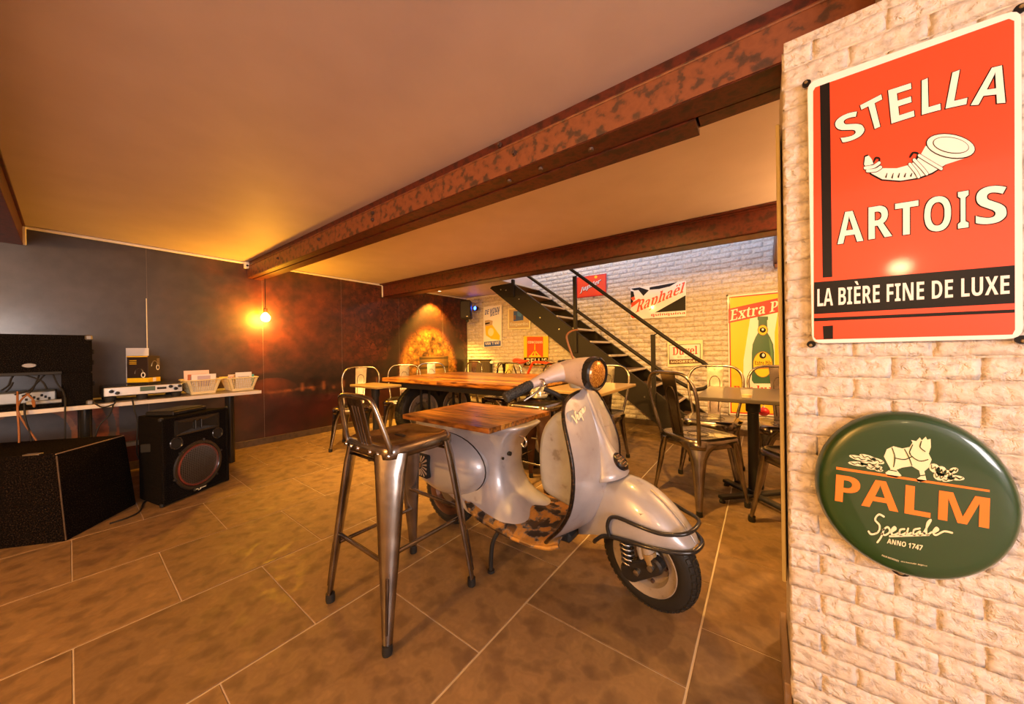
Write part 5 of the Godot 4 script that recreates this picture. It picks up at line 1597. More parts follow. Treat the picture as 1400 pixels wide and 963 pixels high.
	letters("lettering", "Extra Pils", M.serif, M.ink, s.t, on_z(990 + 212 / k, 390 + 552 / k, z), on_z(990 + 328 / k, 390 + 552 / k, z), on_z(990 + 328 / k, 390 + 524 / k, z), on_z(990 + 212 / k, 390 + 524 / k, z), 0.006)
	sign_px(s, "label_line", [[214, 570], [324, 570], [324, 580], [214, 580]], M.orange, 990, 390, k, 0.006)
	letters("lettering", "Pur luxe", M.serif, M.crimson, s.t, on_z(990 + 62 / k, 390 + 740 / k, z), on_z(990 + 400 / k, 390 + 740 / k, z), on_z(990 + 404 / k, 390 + 696 / k, z), on_z(990 + 66 / k, 390 + 696 / k, z), 0.0024)

func build_palm() -> void:
	var z := NEARZ + 0.046
	var c := Vector3(0.2635, 0.702, z)
	var rx := 0.1575
	var ry := 0.190
	var t := thing("enamel_sign", "green oval enamel sign reading PALM Speciale with a cream cart horse", "sign", Vector3(c.x, c.y - ry, z))
	var rows: Array = []
	for p in [[1.0, -0.030], [1.012, -0.024], [1.0, -0.018], [0.985, -0.012], [0.955, -0.006], [0.91, -0.0022], [0.85, -0.0006], [0.78, 0.0], [0.4, 0.0], [0.002, 0.0]]:
		var ring: Array[Vector3] = []
		for k in 64: ring.append(c + Vector3(cos(TAU * k / 64) * rx * p[0], sin(TAU * k / 64) * ry * p[0], p[1]))
		rows.append(ring)
	var st := S()
	loft(st, rows)
	wobj("dished_plate", st, M.green, t)
	var s := {"t": t, "z": z, "q": []}
	var k := 1.994
	var qt := func(text: String, font: Font, m: Material, a: Array) -> void:
		var q := quad_px(a, 1060, 480, k, z)
		letters("lettering", text, font, m, t, q[0], q[1], q[2], q[3], 0.0004)
	qt.call("PALM", M.sans, M.orange, [[162, 408], [582, 484], [585, 400], [166, 335]])
	sign_px(s, "orange_line", [[166, 316], [584, 379], [584, 385], [166, 323]], M.orange, 1060, 480, k)
	# brush script
	for stroke in [[[296, 452], [282, 446], [272, 460], [284, 476], [280, 494], [262, 500], [254, 492]], [[296, 486], [288, 508], [278, 522]], [[294, 488], [306, 480], [312, 492], [300, 502], [290, 498]], [[316, 494], [328, 486], [324, 480], [316, 490], [320, 502], [336, 496]],
			[[352, 486], [340, 488], [340, 502], [356, 496]], [[362, 484], [358, 500], [370, 496]], [[394, 484], [378, 488], [378, 502], [394, 492], [394, 502], [404, 496]], [[404, 496], [424, 462], [414, 470], [412, 500], [426, 494]], [[430, 496], [444, 488], [438, 482], [430, 494], [438, 502], [460, 492], [482, 496]]]:
		var pp: Array = []
		for a in stroke: pp.append(Vector2(a[0], a[1]))
		var w: Array = []
		for v in ribbon(pp, 5.0): w.append([v.x, v.y])
		sign_px(s, "script", w, M.bone, 1060, 480, k)
	for q in [[[310, 503], [420, 500], [420, 504], [310, 508]]]: sign_px(s, "flourish", q, M.bone, 1060, 480, k)
	qt.call("ANNO 1747", M.sans, M.bone, [[304, 524], [400, 544], [402, 530], [306, 511]])
	qt.call("PALM BREWERIES", M.thin, M.bone, [[290, 559], [336, 575], [337, 571], [291, 555]])
	qt.call("1812 Steenhuffel - België n.v.", M.thin, M.bone, [[341, 576], [414, 589], [415, 584], [342, 572]])
	sign_px(s, "horse", [[296, 288], [304, 268], [322, 260], [346, 266], [366, 262], [374, 250], [370, 243], [384, 246], [394, 236], [399, 244], [410, 234], [414, 242], [423, 240], [424, 262], [418, 280], [426, 296], [418, 318], [406, 328], [412, 354], [390, 358], [384, 350], [396, 342], [392, 326], [372, 314], [346, 318], [330, 324], [344, 340], [330, 346], [304, 340], [300, 332], [314, 322], [304, 304]], M.bone, 1060, 480, k)
	for q in [[[318, 264], [326, 290], [322, 316], [326, 290]], [[352, 268], [364, 290], [372, 312]], [[374, 256], [366, 280], [392, 300], [416, 296]], [[326, 292], [352, 296], [372, 288]], [[398, 246], [394, 262], [408, 274]], [[308, 324], [330, 328]], [[396, 340], [410, 338]]]:
		var pp: Array = []
		for a in q: pp.append(Vector2(a[0], a[1]))
		var w: Array = []
		for v in ribbon(pp, 2.6): w.append([v.x, v.y])
		sign_px(s, "harness", w, M.green, 1060, 480, k, 0.0007)
	for e in [[226, 292, 26, 6, 0.25], [252, 290, 24, 6, 0.3], [226, 308, 28, 6, 0.12], [256, 308, 26, 6, 0.1], [278, 300, 20, 7, 0.3], [270, 318, 22, 6, 0.0], [282, 324, 12, 5, 0.2], [434, 320, 16, 12, 0.5], [452, 328, 15, 14, 0.2], [446, 342, 16, 11, 0.3], [470, 336, 14, 11, 0.4], [486, 326, 13, 8, -0.2], [492, 346, 24, 7, 0.1], [472, 350, 18, 6, -0.2]]:
		var pts: Array = []
		for v in oval(e[0], e[1], e[2], e[3], 12, e[4]): pts.append([v.x, v.y])
		sign_px(s, "wheat_and_hops", pts, M.bone, 1060, 480, k)
		var pp: Array = []
		for i in range(-2, 3): pp.append(Vector2(e[0], e[1]) + Vector2(i * e[2] * 0.38, (e[3] * 0.4 if i % 2 else -e[3] * 0.4)).rotated(e[4]))
		var w: Array = []
		for v in ribbon(pp, 1.8): w.append([v.x, v.y])
		sign_px(s, "grain_lines", w, M.green, 1060, 480, k, 0.0007)
	var tab := on_z(1232, 781, NEARZ + 0.02)
	wobj("screw_tab", pr(oval(tab.x, tab.y, 0.016, 0.013, 14), NEARZ + 0.014, NEARZ + 0.019), M.ink, t)
	wobj("screw", lt([Vector2(0, 0), Vector2(0.006, 0), Vector2(0.004, 0.003), Vector2(0, 0.004)], 10, Transform3D(Basis(Vector3.RIGHT, PI / 2), Vector3(tab.x, tab.y - 0.004, NEARZ + 0.019))), M.table_gold, t)

# ---------- the music corner ----------
func build_music_corner() -> void:
	var t := thing("long_table", "long grey table on black round legs along the dark wall, carrying music gear", "table", Vector3(-4.28, 0, 0.1))
	wobj("tabletop", spn(Vector3(-4.64, 0.682, -1.135), Vector3(-3.96, 0.706, 1.4), 0.002), M.desk, t)
	wobj("edge_band", spn(Vector3(-3.96, 0.678, -1.137), Vector3(-3.952, 0.708, 1.4), 0.002), M.desk_edge, t)
	for z in [-0.95, -0.07, 1.1]:
		wobj("leg", lt([Vector2(0, 0), Vector2(0.036, 0), Vector2(0.036, 0.66), Vector2(0.05, 0.665), Vector2(0.05, 0.682), Vector2(0, 0.682)], 20, Transform3D(Basis(), Vector3(-4.22, 0, z))), M.black_gloss, t)
	wobj("cross_bar", spn(Vector3(-4.5, 0.27, -0.95), Vector3(-4.46, 0.31, 1.1), 0.004), M.alu, t)
	# carpeted flight case with an open front
	var c := thing("rack_case", "black carpeted rack case with open slot on the left end of the long table", "case", Vector3(-4.3, 0.706, 0.4))
	wobj("top_panel", spn(Vector3(-4.58, 0.945, -0.105), Vector3(-4.0, 1.222, 0.95), 0.012), M.carpet, c)
	wobj("side_panel", spn(Vector3(-4.58, 0.708, -0.105), Vector3(-4.0, 0.95, 0.035), 0.012), M.carpet, c)
	wobj("bottom_panel", spn(Vector3(-4.58, 0.708, 0.03), Vector3(-4.0, 0.735, 0.95), 0.004), M.carpet, c)
	wobj("slot_edge", spn(Vector3(-4.02, 0.940, 0.03), Vector3(-3.996, 0.962, 0.95), 0.003), M.black, c)
	for q in [[1.205, -0.09], [0.722, -0.09]]: wobj("corner", bx(Vector3(-4.005, q[0], q[1]), Vector3(0.03, 0.04, 0.036), 0.008), M.dull_metal, c)
	for y in [1.10, 1.02, 0.86]: wobj("latch", bx(Vector3(-4.08, y, -0.110), Vector3(0.06, 0.035, 0.014), 0.004), M.black, c)
	wobj("catch", pr(oval(0, 0, 0.030, 0.016, 18), 0.0, 0.012, Transform3D(Basis(Vector3.UP, PI / 2), on_x(40, 500, -4.0)), 0.003), M.dull_metal, c)
	var a := thing("amplifier", "silver amplifier lying inside the slot of the rack case", "amplifier", Vector3(-4.35, 0.735, 0.38))
	wobj("body", spn(Vector3(-4.52, 0.737, 0.06), Vector3(-4.20, 0.815, 0.74), 0.006), mat(Color(0.33, 0.34, 0.35), 0.4, 0.3), a)
	for k in 14: wobj("socket", bx(Vector3(-4.198, 0.775 + 0.012 * (k % 3 - 1), 0.09 + 0.016 * k + (0.14 if k > 6 else 0.0)), Vector3(0.006, 0.018, 0.011), 0.002), M.black, a)
	for k in 5: wobj("knob", lt([Vector2(0, 0), Vector2(0.011, 0), Vector2(0.010, 0.014), Vector2(0, 0.015)], 12, Transform3D(Basis(Vector3.BACK, -PI / 2), Vector3(-4.20, 0.79, 0.44 + 0.055 * k))), M.black, a)
	for q in [[-4.06, 0.742, 0.10], [-4.05, 0.742, 0.42]]: tag(obj("adapter_block", bx(Vector3(0, 0.012, 0), Vector3(0.06, 0.024, 0.16), 0.006), mat(Color(0.36, 0.36, 0.36), 0.4), self, Transform3D(Basis(), Vector3(q[0], 0.736, q[2]))), "pale power adapter on the case floor, %s" % ("near the case's right end" if q[2] < 0.3 else "at the photo's left edge"), "adapter")
	# cables
	var cab := [
		[[[18, 523], [14, 530], [8, 536]], M.black, "black cable hanging in a short bend inside the case slot at the far left"],
		[[[24, 508], [16, 517], [12, 527], [2, 534]], M.black, "black cable dropping along the left of the case slot"],
		[[[56, 507], [50, 522], [42, 536], [30, 542]], M.black, "black cable slanting left from the slot's upper edge"],
		[[[26, 511], [44, 516], [58, 522], [64, 532]], M.black, "black cable drooping to the right inside the slot"],
		[[[66, 508], [52, 522], [40, 534], [20, 540]], M.black, "black cable crossing the others below the metal catch"],
		[[[71, 508], [78, 524], [88, 540], [89, 570], [89, 606]], M.black, "long black cable running out of the slot and down before the table edge"],
		[[[40, 538], [30, 546], [24, 560], [34, 580], [48, 600], [60, 618]], M.orange_cable, "orange cable curving over the table edge down to the floor monitor"],
		[[[24, 536], [24, 560], [26, 590], [26, 616]], M.orange_cable, "orange cable hanging straight down past the printed cask"],
		[[[36, 538], [46, 548], [47, 557], [44, 548]], M.orange_cable, "short orange loop of cable lying on the table edge"],
		[[[33, 552], [35, 575], [42, 595], [43, 612]], M.black, "thin black cable hanging beside the orange ones"],
		[[[127, 550], [140, 557], [155, 553], [158, 549]], M.black, "black cable sagging below the table edge under the silver player"],
		[[[155, 553], [150, 567], [136, 582], [130, 600]], M.black, "black cable hanging down to the left below the silver player"],
		[[[181, 546], [184, 562], [188, 578], [187, 610], [189, 625], [200, 640]], M.black, "black cable dropping behind the tall loudspeaker"],
	]
	for q in cab:
		var pts: Array = []
		for p in q[0]: pts.append(on_x(p[0], p[1], -3.90 if p[1] > 556 else lerpf(-4.05, -3.93, clampf((p[1] - 505.0) / 45.0, 0, 1))))
		var st := S()
		tube(st, curve(pts, 5), 0.005, -1, 6)
		tag(obj("cable", st, q[1]), q[2], "cable", "cables hanging from the music gear")
	# double player
	var m := thing("disc_player", "slim silver-fronted disc player on the long table under a headphone box", "disc player", Vector3(-4.25, 0.706, -0.37))
	wobj("body", spn(Vector3(-4.46, 0.745, -0.60), Vector3(-4.06, 0.825, -0.15), 0.008), M.black_gloss, m)
	wobj("front_panel", spn(Vector3(-4.062, 0.752, -0.592), Vector3(-4.050, 0.818, -0.158), 0.004), mat(Color(0.82, 0.83, 0.85), 0.25, 0.4), m)
	wobj("display", spn(Vector3(-4.051, 0.775, -0.43), Vector3(-4.047, 0.812, -0.345), 0.001), mat(Color(0.10, 0.16, 0.13), 0.15), m)
	wobj("slot", spn(Vector3(-4.051, 0.782, -0.495), Vector3(-4.047, 0.800, -0.44), 0.001), M.black, m)
	for q in [[0.79, -0.195], [0.775, -0.225], [0.80, -0.52], [0.78, -0.55], [0.80, -0.575]]: wobj("knob", lt([Vector2(0, 0), Vector2(0.014, 0), Vector2(0.013, 0.016), Vector2(0, 0.017)], 14, Transform3D(Basis(Vector3.BACK, -PI / 2), Vector3(-4.050, q[0], q[1]))), M.black_gloss, m)
	for z in [-0.56, -0.36, -0.19]: wobj("foot", lt([Vector2(0, 0), Vector2(0.03, 0), Vector2(0.034, 0.04), Vector2(0, 0.04)], 14, Transform3D(Basis(), Vector3(-4.10, 0.706, z))), M.black, m)
	for z in [-0.56, -0.19]: wobj("foot", lt([Vector2(0, 0), Vector2(0.03, 0), Vector2(0.034, 0.04), Vector2(0, 0.04)], 14, Transform3D(Basis(), Vector3(-4.40, 0.706, z))), M.black, m)
	# box of headphones
	var h := thing("headphone_box", "black and yellow cardboard headphone box standing on the disc player", "box", Vector3(-4.24, 0.825, -0.385), 0.83)
	obj("carton", bx(Vector3(0, 0.120, 0), Vector3(0.150, 0.24, 0.120), 0.002), mat(Color(0.035, 0.022, 0.02), 0.3), h)
	obj("yellow_band", bx(Vector3(0, 0.035, 0), Vector3(0.1515, 0.038, 0.1215), 0.001), M.yellow, h)
	obj("lid_edge", bx(Vector3(0, 0.234, 0.061), Vector3(0.1505, 0.008, 0.001), 0.0), M.yellow, h)
	obj("label_panel", bx(Vector3(0.076, 0.035, 0.0), Vector3(0.001, 0.034, 0.03), 0.0), M.white_card, h)
	for f in [Transform3D(Basis(), Vector3(0.012, 0, 0.0612)), Transform3D(Basis(Vector3.UP, PI / 2), Vector3(0.0762, 0.06, -0.004))]:
		var arc: Array = []
		for k in 9: arc.append(f * Vector3(cos(PI * k / 8.0) * 0.030, 0.09 + sin(PI * k / 8.0) * 0.045, 0.0))
		obj("pictured_headphones", tb(arc, 0.003, -1, 5), M.alu, h)
		obj("pictured_earcup", pr(oval(0.030, 0.078, 0.016, 0.024, 18), -0.0005, 0.0012, f), M.white_card, h)
		obj("pictured_earcup", pr(oval(0.030, 0.078, 0.009, 0.015, 16), 0.0012, 0.0022, f), M.ink, h)
	for k in 3: obj("print_line", bx(Vector3(-0.03, 0.20 - 0.014 * k, 0.061), Vector3(0.05, 0.004, 0.001), 0.0), M.yellow, h)
	for k in 7: obj("print_line", bx(Vector3(0.0762, 0.21 - 0.013 * k, -0.040), Vector3(0.001, 0.004, 0.026), 0.0), M.tan, h)
	var pc := on_x(180, 480, -4.40)
	tag(obj("card", bx(Vector3.ZERO, Vector3(0.004, 0.30, 0.135), 0.001), M.white_card, self, Transform3D(Basis(Vector3.BACK, -0.05), Vector3(-4.42, 0.985, -0.365))), "blank pinkish card standing up behind the headphone box", "card")
	# two baskets with discs and booklets
	basket("pale yellow plastic basket nearer the headphone box, filled with booklets", -0.745, 21)
	basket("pale yellow plastic basket nearest the table's end, a white disc sleeve upright in it", -1.035, 22)
	# tall loudspeaker on the floor
	loudspeaker()
	# carpeted floor monitor at the left edge
	var w := thing("floor_monitor", "large black carpeted floor monitor cabinet cut off by the photo's left edge", "loudspeaker", Vector3(-3.222, 0, 0.022), 2.478)
	var rows: Array = []
	for r in [[0.0, 0.0, 0.48, -0.95, 0.0], [0.012, -0.002, 0.482, -0.95, 0.002], [0.49, 0.012, 0.470, -0.93, -0.045], [0.505, 0.02, 0.462, -0.92, -0.055]]:
		var ring: Array[Vector3] = []
		for p in [[r[1], -r[4]], [r[2], -r[4]], [r[2], -r[3]], [r[1], -r[3]]]: ring.append(Vector3(p[0], r[0], -p[1]))
		rows.append(ring)
	var st := S()
	st.set_smooth_group(-1)
	for i in 3:
		for j in 4: quad(st, rows[i][j], rows[i][(j + 1) % 4], rows[i + 1][(j + 1) % 4], rows[i + 1][j])
	cap(st, rows[0], true)
	cap(st, rows[3], false)
	obj("cabinet", st, M.carpet_old, w)
	obj("edge_seam", tb([Vector3(0.0, 0.004, 0.001), Vector3(0.012, 0.49, -0.044)], 0.0035, -1, 6), M.skirt, w)
	obj("top_seam", tb([Vector3(0.016, 0.50, -0.05), Vector3(0.466, 0.50, -0.05)], 0.0035, -1, 6), M.skirt_dark, w)
	obj("connector_plate", bx(Vector3(0.03, 0.506, -0.16), Vector3(0.03, 0.008, 0.07), 0.002), M.alu, w)
	st = S()
	var fc: Array = []
	for p in [[150, 716], [172, 709], [190, 700], [196, 688], [203, 684]]: fc.append(on_y(p[0], p[1], 0.006))
	tube(st, curve(fc, 6), 0.005, -1, 6)
	tag(obj("cable", st, M.black), "black cable on the floor between the monitor and the tall loudspeaker", "cable")
	# folded black mixer on top of the loudspeaker
	var x := thing("tablet_mixer", "flat black box lying on top of the tall loudspeaker", "box", Vector3(-3.62, 0.621, -0.50), 2.25)
	obj("body", bx(Vector3(0, 0.014, 0), Vector3(0.28, 0.028, 0.20), 0.005), M.black_gloss, x)
	obj("lid", bx(Vector3(0, 0.031, -0.01), Vector3(0.27, 0.006, 0.17), 0.002), M.black, x)

func basket(label: String, zc: float, sd: int) -> void:
	var t := thing("basket", label, "basket", Vector3(-4.25, 0.706, zc))
	var lo := Vector2(0.115, 0.082)    # half sizes: across (x), along (z) at the foot
	var hi := Vector2(0.145, 0.118)    # and at the rim
	var H := 0.128
	var st := S()
	for k in 14:     # upright ribs and the two long sides as a lattice
		var u := lerpf(-1, 1, k / 13.0)
		for s in [-1.0, 1.0]:
			tube(st, [Vector3(s * lo.x, 0.004, u * lo.y), Vector3(s * hi.x, H, u * hi.y)], 0.0030, -1, 5)
			tube(st, [Vector3(u * lo.x, 0.004, s * lo.y), Vector3(u * hi.x, H, s * hi.y)], 0.0030, -1, 5)
	for k in 8:
		var v := k / 7.0
		var a := lo.lerp(hi, v)
		var y := lerpf(0.004, H, v)
		var r := 0.0030 if k > 0 and k < 7 else 0.005
		tube(st, [Vector3(-a.x, y, -a.y), Vector3(a.x, y, -a.y), Vector3(a.x, y, a.y), Vector3(-a.x, y, a.y)], r, -1, 5, true)
	obj("lattice", st, M.basket, t)
	for s in [-1.0, 1.0]:   # solid corners
		for z in [-1.0, 1.0]:
			var fr := S(-1)
			quad(fr, Vector3(s * lo.x * 1.01, 0.0, z * lo.y * 1.01), Vector3(s * lo.x * 1.01, 0.0, z * lo.y * 0.78), Vector3(s * hi.x * 1.01, H, z * hi.y * 0.80), Vector3(s * hi.x * 1.01, H, z * hi.y * 1.01))
			quad(fr, Vector3(s * lo.x * 1.01, 0.0, z * lo.y * 1.01), Vector3(s * lo.x * 0.78, 0.0, z * lo.y * 1.01), Vector3(s * hi.x * 0.80, H, z * hi.y * 1.01), Vector3(s * hi.x * 1.01, H, z * hi.y * 1.01))
			obj("corner", fr, M.basket, t)
	obj("bottom", bx(Vector3(0, 0.004, 0), Vector3(lo.x * 2, 0.006, lo.y * 2), 0.002), M.basket, t)
	for v in [0.0, 0.20]: obj("band", bx(Vector3(lerpf(lo.x, hi.x, v + 0.04) + 0.002, 0.008 + v * 0.02, 0), Vector3(0.003, 0.022, lo.y * 2), 0.001), M.basket, t)
	var rim: Array = []
	for p in rrect(-hi.x - 0.006, -hi.y - 0.006, hi.x + 0.006, hi.y + 0.006, 0.02, 3): rim.append(Vector3(p.x, H, p.y))
	obj("rim", tb(rim, 0.0065, -1, 6, true), M.basket, t)
	for s in [-1.0, 1.0]: obj("handle", bx(Vector3(0, H, s * (hi.y + 0.014)), Vector3(0.09, 0.008, 0.022), 0.003), M.basket, t)
	# what is in it, each booklet by itself
	rng.seed = sd
	var cols := [Color(0.75, 0.70, 0.66), Color(0.62, 0.20, 0.10), Color(0.70, 0.42, 0.30), Color(0.20, 0.22, 0.34), Color(0.78, 0.66, 0.52), Color(0.55, 0.40, 0.12), Color(0.18, 0.09, 0.05)]
	var names := ["cream", "red-orange", "salmon", "dark blue", "sand-coloured", "ochre", "dark brown"]
	var where := "basket nearer the headphone box" if sd == 21 else "basket nearest the table's end"
	for k in 7:
		var big := (k == 1 and sd == 21)
		var hgt := rng.randf_range(0.12, 0.15) + (0.03 if big else 0.0)
		var wd := rng.randf_range(0.10, 0.135)
		var b := bx(Vector3(0, hgt / 2, 0), Vector3(0.010, hgt, wd), 0.0012)
		var o := obj("booklet", b, mat(cols[k] as Color, 0.4), self)
		o.transform = Transform3D(Basis(Vector3.BACK, rng.randf_range(-0.14, -0.05)) * Basis(Vector3.UP, rng.randf_range(-0.08, 0.08)), t.position + Vector3(-0.07 + 0.024 * k, 0.012, rng.randf_range(-0.022, 0.022)))
		tag(o, "%s booklet standing in the %s" % [names[k], where], "booklet", "booklets in the " + where)
		if k == 6:
			obj("cover_print", bx(Vector3(0.0055, hgt * 0.5, 0), Vector3(0.0006, hgt * 0.7, wd * 0.8), 0.0), M.tan, o)
	var sl := obj("disc_sleeve", bx(Vector3(0, 0.085, 0), Vector3(0.004, 0.17, 0.13 if sd == 22 else 0.17), 0.001), M.white_card, self, Transform3D(Basis(Vector3.BACK, -0.06), t.position + Vector3(0.103, 0.012, -0.01 if sd == 22 else -0.005)))
	tag(sl, "white disc sleeve at the front of the " + where, "disc sleeve")
	obj("sleeve_print", bx(Vector3(0.0023, 0.12 if sd == 22 else 0.105, 0.0), Vector3(0.0006, 0.02 if sd == 22 else 0.10, 0.09), 0.0), mat(Color(0.45, 0.42, 0.42), 0.5) if sd == 22 else mat(Color(0.55, 0.45, 0.52), 0.4), sl)
	if sd == 21:
		tag(obj("picture_card", bx(Vector3(0, 0.10, 0), Vector3(0.004, 0.20, 0.18), 0.001), M.pink_card, self, Transform3D(Basis(Vector3.BACK, 0.10), t.position + Vector3(-0.105, 0.012, 0.005))), "wide pink card at the back of the basket nearer the headphone box", "card")
	else:
		tag(obj("sleeve", bx(Vector3(0, 0.07, 0), Vector3(0.004, 0.15, 0.05), 0.001), mat(Color(0.10, 0.50, 0.55), 0.4), self, Transform3D(Basis(), t.position + Vector3(0.09, 0.012, -0.075))), "turquoise strip of a sleeve at the right of the end basket", "disc sleeve")

func loudspeaker() -> void:
	var t := thing("loudspeaker", "tall black carpeted loudspeaker with a large woofer standing on the floor", "loudspeaker", Vector3(-3.486, 0, -0.590), 2.135)
	var up := Transform3D(Basis(Vector3.RIGHT, -PI / 2), Vector3.ZERO)
	var p := PackedVector2Array([Vector2(-0.25, 0), Vector2(0.25, 0), Vector2(0.13, 0.33), Vector2(-0.13, 0.33)])
	obj("cabinet", pr(p, 0.008, 0.618, up, 0.004), M.carpet, t)
	for s in [-1.0, 1.0]:
		for y in [0.014, 0.612]: obj("corner_guard", bx(Vector3(s * 0.243, y, -0.008), Vector3(0.024, 0.026, 0.026), 0.006), M.black, t)
	# frame strips round the front
	var f := S()
	box(f, Vector3(0, 0.608, 0.003), Vector3(0.47, 0.018, 0.010), 0.003)
	box(f, Vector3(0, 0.018, 0.003), Vector3(0.47, 0.018, 0.010), 0.003)
	for s in [-1.0, 1.0]: box(f, Vector3(s * 0.238, 0.31, 0.003), Vector3(0.020, 0.60, 0.010), 0.003)
	obj("front_frame", f, M.carpet, t)
	# horn: a flared box mouth with a throat
	var hf := S()
	var mouth := [Vector3(-0.165, 0.475, 0.010), Vector3(0.165, 0.475, 0.010), Vector3(0.165, 0.590, 0.010), Vector3(-0.165, 0.590, 0.010)]
	var lip := [Vector3(-0.150, 0.487, 0.012), Vector3(0.150, 0.487, 0.012), Vector3(0.150, 0.578, 0.012), Vector3(-0.150, 0.578, 0.012)]
	var thr := [Vector3(-0.035, 0.510, 0.0015), Vector3(0.035, 0.510, 0.0015), Vector3(0.035, 0.555, 0.0015), Vector3(-0.035, 0.555, 0.0015)]
	hf.set_smooth_group(-1)
	for i in 4:
		var j := (i + 1) % 4
		quad(hf, mouth[i], mouth[j], lip[j], lip[i])
		quad(hf, lip[i], lip[j], thr[j], thr[i])
		quad(hf, mouth[j], mouth[i], mouth[i] - Vector3(0, 0, 0.012), mouth[j] - Vector3(0, 0, 0.012))
	obj("horn", hf, M.black_gloss, t)
	obj("horn_throat", bx(Vector3(0, 0.5325, 0.002), Vector3(0.07, 0.045, 0.003), 0.001), M.black, t)
	for s in [-1.0, 1.0]: obj("horn_vane", bx(Vector3(s * 0.022, 0.532, 0.008), Vector3(0.010, 0.07, 0.014), 0.003), M.black_gloss, t)
	for s in [-1.0, 1.0]:
		obj("port_ring", lt([Vector2(0.034, 0.0), Vector2(0.046, 0.0), Vector2(0.046, 0.005), Vector2(0.042, 0.009), Vector2(0.036, 0.006), Vector2(0.034, 0.001)], 24, Transform3D(Basis(Vector3.RIGHT, PI / 2), Vector3(s * 0.155, 0.425, 0.001))), M.black_gloss, t)
		obj("port_hole", lt([Vector2(0, 0), Vector2(0.035, 0), Vector2(0.035, 0.001), Vector2(0, 0.001)], 24, Transform3D(Basis(Vector3.RIGHT, PI / 2), Vector3(s * 0.155, 0.425, 0.001))), M.black, t)
	var wx := Transform3D(Basis(Vector3.RIGHT, PI / 2), Vector3(0.0, 0.222, 0.001))
	obj("woofer_ring", lt([Vector2(0.145, 0.0), Vector2(0.182, 0.0), Vector2(0.184, 0.008), Vector2(0.176, 0.014), Vector2(0.160, 0.012), Vector2(0.152, 0.004)], 44, wx), M.black_gloss, t)
	obj("woofer_surround", lt([Vector2(0.135, 0.002), Vector2(0.156, 0.002), Vector2(0.152, 0.012), Vector2(0.144, 0.014), Vector2(0.136, 0.006)], 44, wx), mat(Color(0.16, 0.03, 0.02), 0.4), t)
	obj("woofer_cone", lt([Vector2(0, 0.0), Vector2(0.146, 0.0), Vector2(0.146, 0.004), Vector2(0.06, 0.0012), Vector2(0.045, 0.008), Vector2(0.02, 0.014), Vector2(0, 0.015)], 44, wx), mat(Color(0.012, 0.011, 0.011), 0.35), t)
	# perforated grille: a fine bent mesh of wires
	var g := S()
	for k in range(-11, 12):
		var o := k * 0.0128
		var half := sqrt(maxf(0.0, 0.146 * 0.146 - o * o))
		if half < 0.02: continue
		var a: Array = []
		var b: Array = []
		for i in 7:
			var u := lerpf(-half, half, i / 6.0)
			var z := 0.012 + 0.012 * (1.0 - (u * u + o * o) / (0.146 * 0.146))
			a.append(Vector3(u, 0.222 + o, z))
			b.append(Vector3(o, 0.222 + u, z))
		tube(g, a, 0.0021, -1, 4)
		tube(g, b, 0.0021, -1, 4)
	obj("grille", g, mat(Color(0.20, 0.19, 0.19), 0.35, 1.0), t)
	for k in 6:
		var an := TAU * (k + 0.3) / 6
		obj("grille_clip", bx(Vector3(cos(an) * 0.183, 0.222 + sin(an) * 0.183, 0.010), Vector3(0.022, 0.014, 0.014), 0.004, Basis(Vector3.BACK, an)), M.black, t)
	var lg := inverse_of(t).affine_inverse()
	letters("logo", "XJ", M.sans, M.bone, t, lg * Vector3(-0.045, 0.026, 0.008), lg * Vector3(0.008, 0.026, 0.008), lg * Vector3(0.014, 0.052, 0.008), lg * Vector3(-0.039, 0.052, 0.008), 0.001, 0.003)
	obj("logo_bar", bx(Vector3(0.042, 0.046, 0.003), Vector3(0.035, 0.008, 0.003), 0.001), M.crimson, t)
	obj("logo_bar", bx(Vector3(0.038, 0.034, 0.003), Vector3(0.033, 0.008, 0.003), 0.001), M.bone, t)
	obj("side_handle", bx(Vector3(-0.19, 0.40, -0.16), Vector3(0.012, 0.06, 0.11), 0.005, Basis(Vector3.UP, 0.35)), M.black, t)

# ---------- lamps and things on the walls ----------
func bulb_lamp(label: String, top: Vector3, drop: float, c: Color, e: float, shine := 6.0) -> void:
	var t := thing("pendant_lamp", label, "lamp", top - Vector3(0, drop, 0))
	obj("cord", tb([Vector3(0, drop, 0), Vector3(0, 0.10, 0)], 0.004, -1, 6), M.black, t)
	obj("socket", lt([Vector2(0, 0.055), Vector2(0.020, 0.055), Vector2(0.022, 0.07), Vector2(0.020, 0.105), Vector2(0.008, 0.115), Vector2(0, 0.116)], 16), M.brown, t)
	var gm := glow(Color(1.0, 0.80, 0.42), shine)
	obj("bulb", lt([Vector2(0, -0.05), Vector2(0.02, -0.047), Vector2(0.038, -0.034), Vector2(0.048, -0.010), Vector2(0.046, 0.012), Vector2(0.034, 0.034), Vector2(0.020, 0.050), Vector2(0.016, 0.058), Vector2(0, 0.058)], 20), gm, t)
	var l := OmniLight3D.new()
	l.name = "bulb_light"
	t.add_child(l, true)
	l.light_color = c
	l.light_energy = e
	l.light_size = 0.045
	l.omni_range = 16.0
	l.omni_attenuation = 2.0
	l.shadow_enabled = true

